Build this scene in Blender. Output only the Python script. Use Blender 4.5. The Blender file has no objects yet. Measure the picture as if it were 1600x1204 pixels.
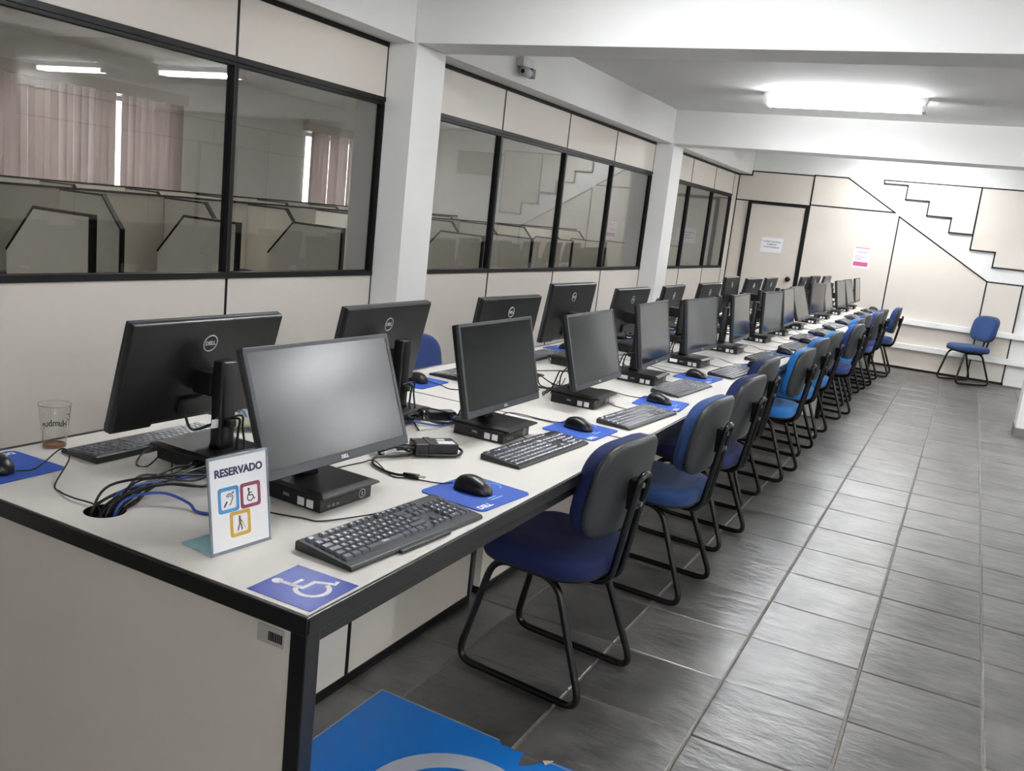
import bpy, bmesh, math, random
from mathutils import Vector, Matrix
random.seed(7)
PI = math.pi
sc = bpy.context.scene
COL = sc.collection

# ---------------------------------------------------------------- camera
yaw, pitch, roll, FPX = -0.4614415, -0.194043117, 0.110631796, 1383.40176
DZ = 0.75                                   # desk top height
fw = Vector((math.sin(yaw)*math.cos(pitch), math.cos(yaw)*math.cos(pitch), math.sin(pitch)))
r0 = Vector((math.cos(yaw), -math.sin(yaw), 0)); u0 = r0.cross(fw)
rt = r0*math.cos(roll) + u0*math.sin(roll); up = -r0*math.sin(roll) + u0*math.cos(roll)
cam_d = bpy.data.cameras.new('camera'); cam = bpy.data.objects.new('camera', cam_d); COL.objects.link(cam)
m = Matrix((rt, up, -fw)).transposed().to_4x4(); m.translation = (0.8976, -1.1230, 0.72 + DZ)
cam.matrix_world = m
cam_d.sensor_width = 36.0; cam_d.sensor_fit = 'HORIZONTAL'; cam_d.lens = 36.0*FPX/1600.0
cam_d.clip_start = 0.02; cam_d.clip_end = 200
sc.camera = cam

# ---------------------------------------------------------------- world (overcast daylight outside the windows) and exposure
world = bpy.data.worlds.new('world'); sc.world = world; world.use_nodes = True
bg = world.node_tree.nodes['Background']; bg.inputs[0].default_value = (0.95, 0.97, 1.0, 1); bg.inputs[1].default_value = 5.5
sc.view_settings.view_transform = 'Standard'; sc.view_settings.look = 'None'
sc.view_settings.exposure = 1.72; sc.view_settings.gamma = 1.0; sc.view_settings.use_curve_mapping = False
LAMP = 30.0                                 # emission of the fluorescent tubes

# ---------------------------------------------------------------- helpers
def lin(c):
    return tuple((v/12.92 if v <= 0.04045 else ((v+0.055)/1.055)**2.4) for v in (x/255.0 for x in c))
MATS = {}
def mat(name, rgb, rough=0.5, metal=0.0, spec=0.5, noise=0.0, nscale=20.0, bump=0.0, bscale=80.0, sheen=0.0, coat=0.0, emit=0.0, trans=0.0, rvar=0.0, rand=0.0):
    if name in MATS: return MATS[name]
    mt = bpy.data.materials.new(name); mt.use_nodes = True; nt = mt.node_tree; N = nt.nodes; L = nt.links
    b = N['Principled BSDF']; c = lin(rgb) + (1,)
    b.inputs['Base Color'].default_value = c; b.inputs['Roughness'].default_value = rough
    b.inputs['Metallic'].default_value = metal; b.inputs['Specular IOR Level'].default_value = spec
    if sheen: b.inputs['Sheen Weight'].default_value = sheen
    if coat: b.inputs['Coat Weight'].default_value = coat; b.inputs['Coat Roughness'].default_value = 0.1
    if trans: b.inputs['Transmission Weight'].default_value = trans
    if emit: b.inputs['Emission Color'].default_value = c; b.inputs['Emission Strength'].default_value = emit
    if noise or bump or rvar or rand:
        tc = N.new('ShaderNodeTexCoord')
    if noise or rvar:
        nz = N.new('ShaderNodeTexNoise'); nz.inputs['Scale'].default_value = nscale; nz.inputs['Detail'].default_value = 6
        L.new(tc.outputs['Object'], nz.inputs['Vector'])
    src = None
    if noise:
        mx = N.new('ShaderNodeMix'); mx.data_type = 'RGBA'; mx.blend_type = 'MULTIPLY'; mx.inputs['Factor'].default_value = 1.0
        mr = N.new('ShaderNodeMapRange'); mr.inputs['From Min'].default_value = 0.3; mr.inputs['From Max'].default_value = 0.7
        mr.inputs['To Min'].default_value = 1-noise; mr.inputs['To Max'].default_value = 1+noise*0.5
        L.new(nz.outputs['Fac'], mr.inputs['Value']); mx.inputs['A'].default_value = c; L.new(mr.outputs['Result'], mx.inputs['B'])
        src = mx.outputs['Result']
    if rand:
        oi = N.new('ShaderNodeObjectInfo'); m2 = N.new('ShaderNodeMix'); m2.data_type = 'RGBA'; m2.blend_type = 'MULTIPLY'; m2.inputs['Factor'].default_value = 1.0
        r2 = N.new('ShaderNodeMapRange'); r2.inputs['To Min'].default_value = 1-rand; r2.inputs['To Max'].default_value = 1+rand
        L.new(oi.outputs['Random'], r2.inputs['Value']); m2.inputs['A'].default_value = c
        if src: L.new(src, m2.inputs['A'])
        L.new(r2.outputs['Result'], m2.inputs['B']); src = m2.outputs['Result']
    if src: L.new(src, b.inputs['Base Color'])
    if rvar:
        r3 = N.new('ShaderNodeMapRange'); r3.inputs['From Min'].default_value = 0.3; r3.inputs['From Max'].default_value = 0.7
        r3.inputs['To Min'].default_value = max(0.02, rough-rvar); r3.inputs['To Max'].default_value = rough+rvar
        L.new(nz.outputs['Fac'], r3.inputs['Value']); L.new(r3.outputs['Result'], b.inputs['Roughness'])
    if bump:
        n2 = N.new('ShaderNodeTexNoise'); n2.inputs['Scale'].default_value = bscale; n2.inputs['Detail'].default_value = 8
        bp = N.new('ShaderNodeBump'); bp.inputs['Strength'].default_value = bump; bp.inputs['Distance'].default_value = 0.01
        L.new(tc.outputs['Object'], n2.inputs['Vector']); L.new(n2.outputs['Fac'], bp.inputs['Height']); L.new(bp.outputs['Normal'], b.inputs['Normal'])
    MATS[name] = mt; return mt

def glass_mat(name, tint, refl=1.0, rough=0.0):
    mt = bpy.data.materials.new(name); mt.use_nodes = True; nt = mt.node_tree; N = nt.nodes; L = nt.links
    N.remove(N['Principled BSDF']); out = N['Material Output']
    tr = N.new('ShaderNodeBsdfTransparent'); tr.inputs[0].default_value = tuple(tint) + (1,)
    gl = N.new('ShaderNodeBsdfGlossy'); gl.inputs['Roughness'].default_value = rough
    geo = N.new('ShaderNodeNewGeometry'); dt = N.new('ShaderNodeVectorMath'); dt.operation = 'DOT_PRODUCT'
    L.new(geo.outputs['Incoming'], dt.inputs[0]); L.new(geo.outputs['Normal'], dt.inputs[1])
    def mth(op, x, y=None):
        q = N.new('ShaderNodeMath'); q.operation = op
        for i_, v_ in enumerate((x, y)):
            if v_ is None: continue
            if isinstance(v_, (int, float)): q.inputs[i_].default_value = v_
            else: L.new(v_, q.inputs[i_])
        return q
    ab = mth('ABSOLUTE', dt.outputs['Value']); om = mth('SUBTRACT', 1.0, ab.outputs[0]); p5 = mth('POWER', om.outputs[0], 5.0)
    s1 = mth('MULTIPLY', p5.outputs[0], 0.96); fr = mth('ADD', s1.outputs[0], 0.04)      # Schlick reflectance, same from both sides
    mu = N.new('ShaderNodeMath'); mu.operation = 'MULTIPLY'; mu.inputs[1].default_value = refl
    mx = N.new('ShaderNodeMixShader'); L.new(fr.outputs[0], mu.inputs[0]); L.new(mu.outputs[0], mx.inputs[0])
    L.new(tr.outputs[0], mx.inputs[1]); L.new(gl.outputs[0], mx.inputs[2]); L.new(mx.outputs[0], out.inputs['Surface'])
    return mt

class MB:
    def __init__(s): s.v = []; s.f = []; s.smooth = []
    def add(s, vs, fs, sm=False):
        o = len(s.v); s.v += [tuple(v) for v in vs]
        for f in fs: s.f.append(tuple(i+o for i in f)); s.smooth.append(sm)
        return s
    def box(s, x0, x1, y0, y1, z0, z1, M=None):
        vs = [Vector(p) for p in ((x0,y0,z0),(x1,y0,z0),(x1,y1,z0),(x0,y1,z0),(x0,y0,z1),(x1,y0,z1),(x1,y1,z1),(x0,y1,z1))]
        if M: vs = [M @ v for v in vs]
        return s.add(vs, [(0,3,2,1),(4,5,6,7),(0,1,5,4),(1,2,6,5),(2,3,7,6),(3,0,4,7)])
    def frustum(s, b, t, z0, z1):            # b, t = (x0,x1,y0,y1)
        vs = [(b[0],b[2],z0),(b[1],b[2],z0),(b[1],b[3],z0),(b[0],b[3],z0),(t[0],t[2],z1),(t[1],t[2],z1),(t[1],t[3],z1),(t[0],t[3],z1)]
        return s.add(vs, [(0,3,2,1),(4,5,6,7),(0,1,5,4),(1,2,6,5),(2,3,7,6),(3,0,4,7)])
    def prism(s, poly, d0, d1, fn, sm=False): # poly of (a,b); fn(a,b,d) -> xyz
        n = len(poly)
        vs = [fn(a,b,d0) for a,b in poly] + [fn(a,b,d1) for a,b in poly]
        fs = [tuple(range(n-1,-1,-1)), tuple(range(n,2*n))] + [(i,(i+1)%n,n+(i+1)%n,n+i) for i in range(n)]
        return s.add(vs, fs, sm)
    def tube(s, pts, r, n=8, closed=False, cap=True):
        pts = [Vector(p) for p in pts]; k = len(pts); rings = []
        T = []
        for i in range(k):
            a = pts[(i-1) % k] if (closed or i > 0) else pts[i]; b = pts[(i+1) % k] if (closed or i < k-1) else pts[i]
            t = (b-a); T.append(t.normalized() if t.length > 1e-9 else Vector((0,0,1)))
        ref = Vector((0,0,1)) if abs(T[0].z) < 0.9 else Vector((1,0,0))
        nv = (ref - T[0]*ref.dot(T[0])).normalized()
        vs = []
        for i in range(k):
            nv = nv - T[i]*nv.dot(T[i])
            nv = nv.normalized() if nv.length > 1e-6 else T[i].orthogonal().normalized()
            bv = T[i].cross(nv)
            for j in range(n):
                a = 2*PI*j/n; vs.append(pts[i] + (nv*math.cos(a) + bv*math.sin(a))*r)
        fs = []
        for i in range(k if closed else k-1):
            for j in range(n):
                i2 = (i+1) % k; fs.append((i*n+j, i*n+(j+1)%n, i2*n+(j+1)%n, i2*n+j))
        s.add(vs, fs, True)
        if cap and not closed:
            s.add(vs[:n], [tuple(range(n-1,-1,-1))]); s.add(vs[-n:], [tuple(range(n))])
        return s
    def rings(s, rs, cap0=True, cap1=True, sm=True):
        n = len(rs[0]); vs = [p for r in rs for p in r]; fs = []
        for i in range(len(rs)-1):
            for j in range(n): fs.append((i*n+j, i*n+(j+1)%n, (i+1)*n+(j+1)%n, (i+1)*n+j))
        if cap0: fs.append(tuple(range(n-1,-1,-1)))
        if cap1: fs.append(tuple(range((len(rs)-1)*n, len(rs)*n)))
        return s.add(vs, fs, sm)
    def mesh(s, name='mesh', mt=None, recalc=True, bevel=0.0):
        me = bpy.data.meshes.new(name); me.from_pydata(s.v, [], s.f)
        if recalc or bevel:
            bm = bmesh.new(); bm.from_mesh(me)
            for i, f in enumerate(bm.faces): f.smooth = s.smooth[i]
            if bevel:
                bmesh.ops.remove_doubles(bm, verts=bm.verts, dist=1e-6)
                es = [e for e in bm.edges if len(e.link_faces) == 2 and e.calc_face_angle(0) > 0.6]
                bmesh.ops.bevel(bm, geom=es, offset=bevel, segments=2, profile=0.5, affect='EDGES')
            bmesh.ops.recalc_face_normals(bm, faces=bm.faces); bm.to_mesh(me); bm.free()
        if mt: me.materials.append(mt)
        me.update(); return me

def obj(name, me, parent=None, loc=(0,0,0), rot=(0,0,0), mt=None):
    if isinstance(me, MB): me = me.mesh(name, mt)
    o = bpy.data.objects.new(name, me); COL.objects.link(o)
    if parent: o.parent = parent
    o.location = loc; o.rotation_euler = rot
    return o
def tag(o, label=None, cat=None, group=None, kind=None):
    if label: o['label'] = label
    if cat: o['category'] = cat
    if group: o['group'] = group
    if kind: o['kind'] = kind
    return o
def thing(name, label, cat, loc=(0,0,0), rz=0.0, group=None):
    o = obj(name, None, None, loc, (0,0,rz)); return tag(o, label, cat, group)
def struct(name, me, mt=None, loc=(0,0,0), rot=(0,0,0)):
    return tag(obj(name, me, None, loc, rot, mt), kind='structure')
def world_child(o, root):                    # mesh given in world coordinates, parented to a placed root
    M = Matrix.Translation(root.location) @ Matrix.Rotation(root.rotation_euler[2], 4, 'Z')
    o.parent = root; o.matrix_parent_inverse = M.inverted(); return o
def copy_thing(root, loc, rz, label, group=None):
    r = root.copy(); COL.objects.link(r); r.location = loc; r.rotation_euler = (0,0,rz); r['label'] = label
    if group: r['group'] = group
    for ch in root.children:
        c = ch.copy(); COL.objects.link(c); c.parent = r
        for g in ch.children:
            d = g.copy(); COL.objects.link(d); d.parent = c
    return r

def round_path(pts, r, n=5, closed=False):
    pts = [Vector(p) for p in pts]; out = []; k = len(pts)
    for i in range(k):
        if not closed and i in (0, k-1): out.append(pts[i]); continue
        p = pts[i]; a = pts[i-1]-p; b = pts[(i+1) % k]-p
        q = min(r, a.length*0.49, b.length*0.49); a = p + a.normalized()*q; b = p + b.normalized()*q
        for j in range(n+1):
            t = j/n; out.append(a*(1-t)**2 + p*2*t*(1-t) + b*t*t)
    return out
def spline(pts, n=8):
    P = [Vector(p) for p in pts]; P = [P[0]*2-P[1]] + P + [P[-1]*2-P[-2]]; out = []
    for i in range(1, len(P)-2):
        for j in range(n):
            t = j/n; a, b, c, d = P[i-1:i+3]
            out.append(0.5*((2*b) + (c-a)*t + (2*a-5*b+4*c-d)*t*t + (3*b-a-3*c+d)*t**3))
    out.append(P[-2]); return out
def superell(a, b, n, k):
    r = []
    for i in range(k):
        t = 2*PI*i/k; c, s_ = math.cos(t), math.sin(t)
        r.append((a*math.copysign(abs(c)**(2/n), c), b*math.copysign(abs(s_)**(2/n), s_)))
    return r
def rrect(x0, x1, y0, y1, r, n=4):
    out = []
    for cx, cy, a0 in ((x1-r,y1-r,0),(x0+r,y1-r,PI/2),(x0+r,y0+r,PI),(x1-r,y0+r,3*PI/2)):
        for j in range(n+1):
            a = a0 + PI/2*j/n; out.append((cx+r*math.cos(a), cy+r*math.sin(a)))
    return out
def text_mesh(body, size, mt, u, v, org=(0,0,0), bold=0.0, ext=0.0003, align='CENTER', shear=0.0, sx=1.0):
    c = bpy.data.curves.new('text', 'FONT'); c.body = body; c.size = size; c.align_x = align; c.align_y = 'CENTER'
    c.offset = bold; c.extrude = ext; c.shear = shear; c.resolution_u = 3
    o = bpy.data.objects.new('text', c); COL.objects.link(o)
    me = bpy.data.meshes.new_from_object(o.evaluated_get(bpy.context.evaluated_depsgraph_get())); bpy.data.objects.remove(o); bpy.data.curves.remove(c)
    u = Vector(u); v = Vector(v); w = u.cross(v); org = Vector(org)
    for q in me.vertices: q.co = org + u*q.co.x*sx + v*q.co.y + w*q.co.z
    me.materials.clear(); me.materials.append(mt); return me
def ribbon(mb, pts, w, d0, d1, fn):          # flat stroke with butt ends
    pts = [Vector((p[0],p[1],0)) for p in pts]
    L_, R_ = [], []
    for i, p in enumerate(pts):
        a = pts[max(0,i-1)]; b = pts[min(len(pts)-1,i+1)]; t = (b-a).normalized(); n = Vector((-t.y,t.x,0))
        k = 1.0
        if 0 < i < len(pts)-1:
            t1 = (p-a).normalized(); k = 1/max(0.5, n.dot(Vector((-t1.y,t1.x,0))))
        L_.append(p+n*w/2*k); R_.append(p-n*w/2*k)
    for i in range(len(pts)-1):
        mb.prism([(R_[i].x,R_[i].y),(R_[i+1].x,R_[i+1].y),(L_[i+1].x,L_[i+1].y),(L_[i].x,L_[i].y)], d0, d1, fn)
def disc(mb, cx, cy, r, d0, d1, fn, n=20):
    mb.prism([(cx+r*math.cos(2*PI*i/n), cy+r*math.sin(2*PI*i/n)) for i in range(n)], d0, d1, fn)
def arc(cx, cy, r, a0, a1, n=20): return [(cx+r*math.cos(math.radians(a0+(a1-a0)*i/n)), cy+r*math.sin(math.radians(a0+(a1-a0)*i/n))) for i in range(n+1)]
def wheelchair(mb, s, fn, d0, d1):           # pictogram, unit box +-0.5 scaled by s
    f2 = lambda a,b,d: fn(a*s, b*s, d)
    disc(mb, -0.14, 0.40, 0.085, d0, d1, f2)
    ribbon(mb, [(-0.13,0.34),(-0.10,-0.05),(0.17,-0.05),(0.30,-0.34),(0.40,-0.30)], 0.075, d0, d1, f2)
    ribbon(mb, [(-0.11,0.14),(0.13,0.14)], 0.065, d0, d1, f2)
    ribbon(mb, arc(-0.04,-0.18,0.245,118,340,24), 0.075, d0, d1, f2)
ORD = ['first','second','third','fourth','fifth','sixth','seventh','eighth','ninth','tenth','eleventh','twelfth','thirteenth','fourteenth','fifteenth','sixteenth']

# ---------------------------------------------------------------- materials
M_LAM = mat('cream_laminate', (228,224,216), 0.42, noise=0.03, nscale=3)
M_PAN = mat('panel_cream', (217,210,200), 0.5, noise=0.025, nscale=1.5)
M_WHITE = mat('white_paint', (236,236,233), 0.65, noise=0.02, nscale=2, bump=0.03, bscale=60)
M_CEIL = mat('ceiling_paint', (226,226,223), 0.75, noise=0.02, nscale=1, bump=0.05, bscale=30)
M_TRIM = mat('black_trim', (17,17,18), 0.5, spec=0.3)
M_EDGE = mat('black_edge_band', (17,17,18), 0.3)
M_ALU = mat('grey_profile', (120,120,120), 0.35, metal=0.6)
M_BLK = mat('black_plastic', (20,20,21), 0.4, bump=0.02, bscale=900)
M_BLK2 = mat('black_shell', (24,24,25), 0.33, bump=0.03, bscale=700)
M_BEZ = mat('bezel_grey', (55,58,63), 0.42)
M_SCR = mat('screen_glass', (18,21,24), 0.09, spec=0.8)
M_SCRM = mat('screen_matte', (24,28,31), 0.21, spec=0.7)
M_SILV = mat('silver_print', (190,190,190), 0.35, metal=0.3)
M_KEYB = mat('keyboard_body', (36,37,39), 0.4)
M_KEY = mat('key_cap', (92,94,102), 0.26, spec=0.9)
M_LEG = mat('key_legend', (225,225,225), 0.5)
M_CABLE = mat('cable_black', (18,18,18), 0.4)
M_CBLUE = mat('cable_blue', (52,84,170), 0.42)
M_PAD = mat('mouse_pad_blue', (46,86,178), 0.7, noise=0.06, nscale=200)
M_TUBE = mat('black_tube', (14,14,15), 0.25)
M_SHELL = mat('chair_shell', (50,52,54), 0.42, bump=0.05, bscale=400)
M_PAPER = mat('paper_white', (240,240,242), 0.7)
M_NAVY = mat('fabric_navy', (15,30,82), 0.85, noise=0.15, nscale=400, bump=0.15, bscale=900, sheen=0.03)
M_STEEL = mat('fabric_steel_blue', (26,62,116), 0.85, noise=0.15, nscale=400, bump=0.15, bscale=900, sheen=0.15)
M_AZURE = mat('fabric_azure', (18,112,186), 0.85, noise=0.12, nscale=400, bump=0.15, bscale=900, sheen=0.15)
M_DKBLUE = mat('fabric_dark_blue', (28,60,124), 0.85, noise=0.15, nscale=400, bump=0.15, bscale=900, sheen=0.15)
M_LAMPW = mat('lamp_housing', (240,240,238), 0.5)
M_TUBEL = mat('fluorescent_tube', (248,250,254), 0.5, emit=LAMP)
M_GROUT = mat('floor_grout', (122,115,106), 0.8, noise=0.2, nscale=30)
M_CARR = mat('carrel_panel', (226,222,210), 0.5)
M_SOCK = mat('socket_white', (235,235,232), 0.45)
M_GLASS = glass_mat('tinted_pane', (0.66,0.65,0.64), 1.2)
M_CLEAR = glass_mat('clear_pane', (0.95,0.96,0.96), 1.0)

# slate tile: mottled dark grey stone with a worn polish
def slate():
    mt = bpy.data.materials.new('slate_tile'); mt.use_nodes = True; nt = mt.node_tree; N = nt.nodes; L = nt.links; b = N['Principled BSDF']
    tc = N.new('ShaderNodeTexCoord'); oi = N.new('ShaderNodeObjectInfo'); geo = N.new('ShaderNodeNewGeometry')
    va = N.new('ShaderNodeVectorMath'); va.operation = 'ADD'; sc3 = N.new('ShaderNodeVectorMath'); sc3.operation = 'SCALE'; sc3.inputs['Scale'].default_value = 37.0
    cb = N.new('ShaderNodeCombineXYZ'); L.new(oi.outputs['Random'], cb.inputs[0]); L.new(oi.outputs['Random'], cb.inputs[1]); L.new(cb.outputs[0], sc3.inputs[0])
    L.new(geo.outputs['Position'], va.inputs[0]); L.new(sc3.outputs[0], va.inputs[1])
    n1 = N.new('ShaderNodeTexNoise'); n1.inputs['Scale'].default_value = 5.0; n1.inputs['Detail'].default_value = 5; n1.inputs['Roughness'].default_value = 0.55; n1.inputs['Distortion'].default_value = 0.0
    L.new(va.outputs[0], n1.inputs['Vector'])
    cr = N.new('ShaderNodeValToRGB'); e = cr.color_ramp.elements
    e[0].position = 0.25; e[0].color = lin((50,49,47)) + (1,); e[1].position = 0.78; e[1].color = lin((110,108,104)) + (1,)
    L.new(n1.outputs['Fac'], cr.inputs['Fac'])
    mr = N.new('ShaderNodeMapRange'); mr.inputs['To Min'].default_value = 0.8; mr.inputs['To Max'].default_value = 1.22; L.new(oi.outputs['Random'], mr.inputs['Value'])
    mx = N.new('ShaderNodeMix'); mx.data_type = 'RGBA'; mx.blend_type = 'MULTIPLY'; mx.inputs['Factor'].default_value = 1; L.new(cr.outputs[0], mx.inputs['A']); L.new(mr.outputs[0], mx.inputs['B'])
    L.new(mx.outputs['Result'], b.inputs['Base Color'])
    n2 = N.new('ShaderNodeTexNoise'); n2.inputs['Scale'].default_value = 11; n2.inputs['Detail'].default_value = 4; n2.inputs['Roughness'].default_value = 0.55; n2.inputs['Distortion'].default_value = 0.1
    mp = N.new('ShaderNodeMapping'); mp.inputs['Scale'].default_value = (0.75, 1.7, 1.0); mp.inputs['Rotation'].default_value = (0, 0, 0.3); L.new(va.outputs[0], mp.inputs['Vector']); L.new(mp.outputs[0], n2.inputs['Vector'])
    rr = N.new('ShaderNodeMath'); rr.operation = 'MULTIPLY_ADD'; rr.inputs[1].default_value = 0.16; rr.inputs[2].default_value = 0.255
    L.new(n2.outputs['Fac'], rr.inputs[0]); L.new(rr.outputs[0], b.inputs['Roughness'])
    bp = N.new('ShaderNodeBump'); bp.inputs['Strength'].default_value = 0.4; bp.inputs['Distance'].default_value = 0.012; L.new(n2.outputs['Fac'], bp.inputs['Height']); L.new(bp.outputs[0], b.inputs['Normal'])
    b.inputs['Specular IOR Level'].default_value = 1.0
    return mt
M_SLATE = slate()

# ---------------------------------------------------------------- room shell
XW = -2.22; YB = 11.48; ZC = 2.64; ZBEAM = 2.31; XR = 5.4; YF = -4.0; XF = -7.6; YE = YB
floor = struct('floor', MB().box(XF-0.3, XR+0.3, YF-0.3, YE+0.3, -0.12, -0.0035), M_GROUT)
TS = 0.396; X0T = 0.40; Y0T = 1.32
def tile_mb(seed):
    rnd = random.Random(seed); h = (TS-0.006)/2; a = h-0.004; mb = MB(); n = 3
    vs = []
    for j in range(n+1):
        for i in range(n+1):
            vs.append((-a+2*a*i/n, -a+2*a*j/n, rnd.uniform(-0.0011,0.0003)))
    fs = [(j*(n+1)+i, j*(n+1)+i+1, (j+1)*(n+1)+i+1, (j+1)*(n+1)+i) for j in range(n) for i in range(n)]
    mb.add(vs, fs, True)
    ring = [(-a,-a),(a,-a),(a,a),(-a,a)]; out = [(-h,-h),(h,-h),(h,h),(-h,h)]; idx = [0, n, (n+1)*(n+1)-1, n*(n+1)]
    v2 = [vs[k] for k in idx] + [(x,y,-0.003) for x,y in out] + [(x,y,-0.014) for x,y in out]
    mb.add(v2, [(i,4+i,4+(i+1)%4,(i+1)%4) for i in range(4)] + [(4+i,8+i,8+(i+1)%4,4+(i+1)%4) for i in range(4)])
    return mb
TM = [tile_mb(s).mesh('tile', M_SLATE, recalc=False) for s in range(5)]
rest = MB(); rt_src = tile_mb(99)
for i in range(-21, 14):
    for j in range(-14, 27):
        x = X0T + (i+0.5)*TS; y = Y0T + (j+0.5)*TS
        if x < XW-0.1 or x > XR-0.1 or y > YB-0.1: continue
        dz = random.uniform(-0.0012, 0.0006)
        if -0.9 < x < 2.05 and y > 0.3 and len([0]) and not (x < -0.45 and y > 6.5):
            t = obj('tile', TM[random.randrange(5)], floor, (x,y,dz), (random.uniform(-0.002,0.002), random.uniform(-0.002,0.002), PI/2*random.randrange(4)))
        else:
            o = len(rest.v); rest.v += [(a+x,b+y,c+dz) for a,b,c in rt_src.v]; rest.f += [tuple(k+o for k in f) for f in rt_src.f]; rest.smooth += rt_src.smooth
tag(obj('tile_field', rest.mesh('tile_field', M_SLATE, recalc=False), floor), kind='stuff')
M_FLR2 = mat('next_room_floor', (120,118,112), 0.5, noise=0.1, nscale=4)
obj('floor_next_room', MB().box(XF, XW-0.03, YF, YE, -0.012, 0.0), floor, mt=M_FLR2)

ceiling = struct('ceiling', MB().box(XF-0.3, XR+0.3, YF-0.3, YE+0.3, ZC, ZC+0.15), M_CEIL)
# columns and beams
def column(x0, x1, y0, y1):
    c = struct('column', MB().box(x0, x1, y0, y1, 0, ZC-0.001), M_WHITE); return c
C1 = (3.14, 3.44); C2 = (7.83, 8.17)
column(-2.42, -2.03, *C1); column(-2.42, -2.03, *C2)
for y0, y1 in (C1, C2):
    c = column(1.47, 1.80, y0, y1)
    bb = MB().box(1.462, 1.808, y0-0.008, y1+0.008, 0, 0.07)
    obj('baseboard', bb, c, mt=mat('grey_skirting', (120,116,110), 0.5))
for y0, y1 in (C1, C2):
    struct('ceiling_beam', MB().box(-2.029, XR, y0+0.002, y1-0.002, ZBEAM, ZC-0.001), M_WHITE)
for y0, y1 in ((YF, C1[0]-0.001), (C1[1]+0.001, C2[0]-0.001), (C2[1]+0.001, YB+0.02)):
    struct('ceiling_beam', MB().box(-2.42, -2.05, y0, y1, ZBEAM, ZC-0.001), M_WHITE)

# left partition: cream panels, black profiles, tinted windows
wall_left = struct('wall_left', MB().box(-2.262, -2.258, YF, YB, 0, 0.05), M_TRIM)
ZS0, ZS1, ZH0, ZH1 = 1.010, 1.038, 1.972, 2.014
bays = [([YF, -2.8, -1.6, -0.4, 0.8, 2.0, 3.14], None), ([3.44, 4.55, 5.67, 6.74, 7.83], None), ([8.17, 9.23, 10.25, 11.2], 11.46)]
nwin = 0
for ys, extra in bays:
    for a, b in zip(ys[:-1], ys[1:]):
        obj('panel', MB().box(XW-0.036, XW, a+0.005, b-0.005, 0.06, ZS0), wall_left, mt=M_PAN)
        obj('panel', MB().box(XW-0.036, XW, a+0.005, b-0.005, ZH1, ZBEAM-0.022), wall_left, mt=M_PAN)
        nwin += 1
        w = tag(obj('window_%d' % nwin, None, None, (XW, (a+b)/2, ZS0)), kind='structure')
        h = (b-a)/2; H = ZH1-ZS0; fr = MB(); t = 0.013
        fr.box(-0.042, 0.008, -h+0.001, h-0.001, 0, ZS1-ZS0).box(-0.042, 0.010, -h+0.001, h-0.001, H-0.026, H).box(-0.042, 0.004, -h+0.001, h-0.001, ZH0-ZS0, H-0.028)
        fr.box(-0.042, 0.006, -h+0.001, -h+t, ZS1-ZS0, ZH0-ZS0).box(-0.042, 0.006, h-t, h-0.001, ZS1-ZS0, ZH0-ZS0)
        obj('frame', fr, w, mt=M_TRIM)
        obj('pane', MB().box(-0.022, -0.016, -h+t, h-t, ZS1-ZS0, ZH0-ZS0), w, mt=M_GLASS)
    if extra:
        obj('panel', MB().box(XW-0.036, XW, ys[-1]+0.02, extra, 0.06, ZBEAM-0.022), wall_left, mt=M_PAN)
    end = extra or ys[-1]
    for y in ys:
        obj('profile', MB().box(XW-0.038, XW+0.003, y-0.0065, y+0.0065, 0.0, ZS0), wall_left, mt=M_TRIM)
        obj('profile', MB().box(XW-0.038, XW+0.003, y-0.0065, y+0.0065, ZH1, ZBEAM), wall_left, mt=M_TRIM)
    obj('top_profile', MB().box(XW-0.038, XW+0.006, ys[0], end, ZBEAM-0.026, ZBEAM-0.001), wall_left, mt=M_TRIM)
    obj('bottom_profile', MB().box(XW-0.038, XW+0.006, ys[0], end, 0.0, 0.06), wall_left, mt=M_TRIM)

# back wall: white masonry with cream partition panels below and above the stair
wall_back = struct('wall_back', MB().box(XF-0.2, XR+0.2, YB, YB+0.15, 0, ZC-0.001), M_WHITE)
def bpanel(poly, d=0.028):
    z = lambda a,b,d_: (a, d_, b+DZ)
    obj('panel', MB().prism(poly, YB-d, YB-0.001, z), wall_back, mt=M_PAN)
BPAN = [
 [(-2.215,1.21),(-1.215,1.21),(-1.215,1.605),(-2.04,1.605),(-2.04,1.55),(-2.215,1.55)],
 [(-1.215,1.225),(-0.15,1.225),(-0.79,1.612),(-1.215,1.612)],
 [(-2.215,-0.75),(-2.03,-0.75),(-2.03,1.21),(-2.215,1.21)],
 [(-1.215,-0.75),(-0.09,-0.75),(-0.09,1.18),(-0.15,1.225),(-1.215,1.225)],
 [(-0.09,-0.75),(1.05,-0.75),(1.05,0.493),(-0.09,1.18)],
 [(1.05,-0.75),(1.445,-0.75),(1.445,0.493),(1.05,0.493)],
 [(-0.345,1.62),(-0.34,1.578),(-0.055,1.578),(-0.055,1.403),(0.225,1.403),(0.225,1.226),(0.513,1.226),(0.513,1.045),(0.787,1.045),(0.787,1.62)],
 [(0.787,1.62),(0.79,0.86),(1.073,0.86),(1.073,0.677),(1.445,0.677),(1.445,1.62)],
]
tr = MB()
def strip(p, q, w=0.016, d=0.034):
    p = Vector((p[0],p[1],0)); q = Vector((q[0],q[1],0)); t = (q-p).normalized()*w/2; n = Vector((-t.y,t.x,0)); p = p-t; q = q+t
    z = lambda a,b,d_: (a, d_, b+DZ)
    obj('profile', MB().prism([((p-n).x,(p-n).y),((q-n).x,(q-n).y),((q+n).x,(q+n).y),((p+n).x,(p+n).y)], YB-d, YB-0.001, z), wall_back, mt=M_TRIM)
for p in BPAN: bpanel(p)
seen = set()
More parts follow.
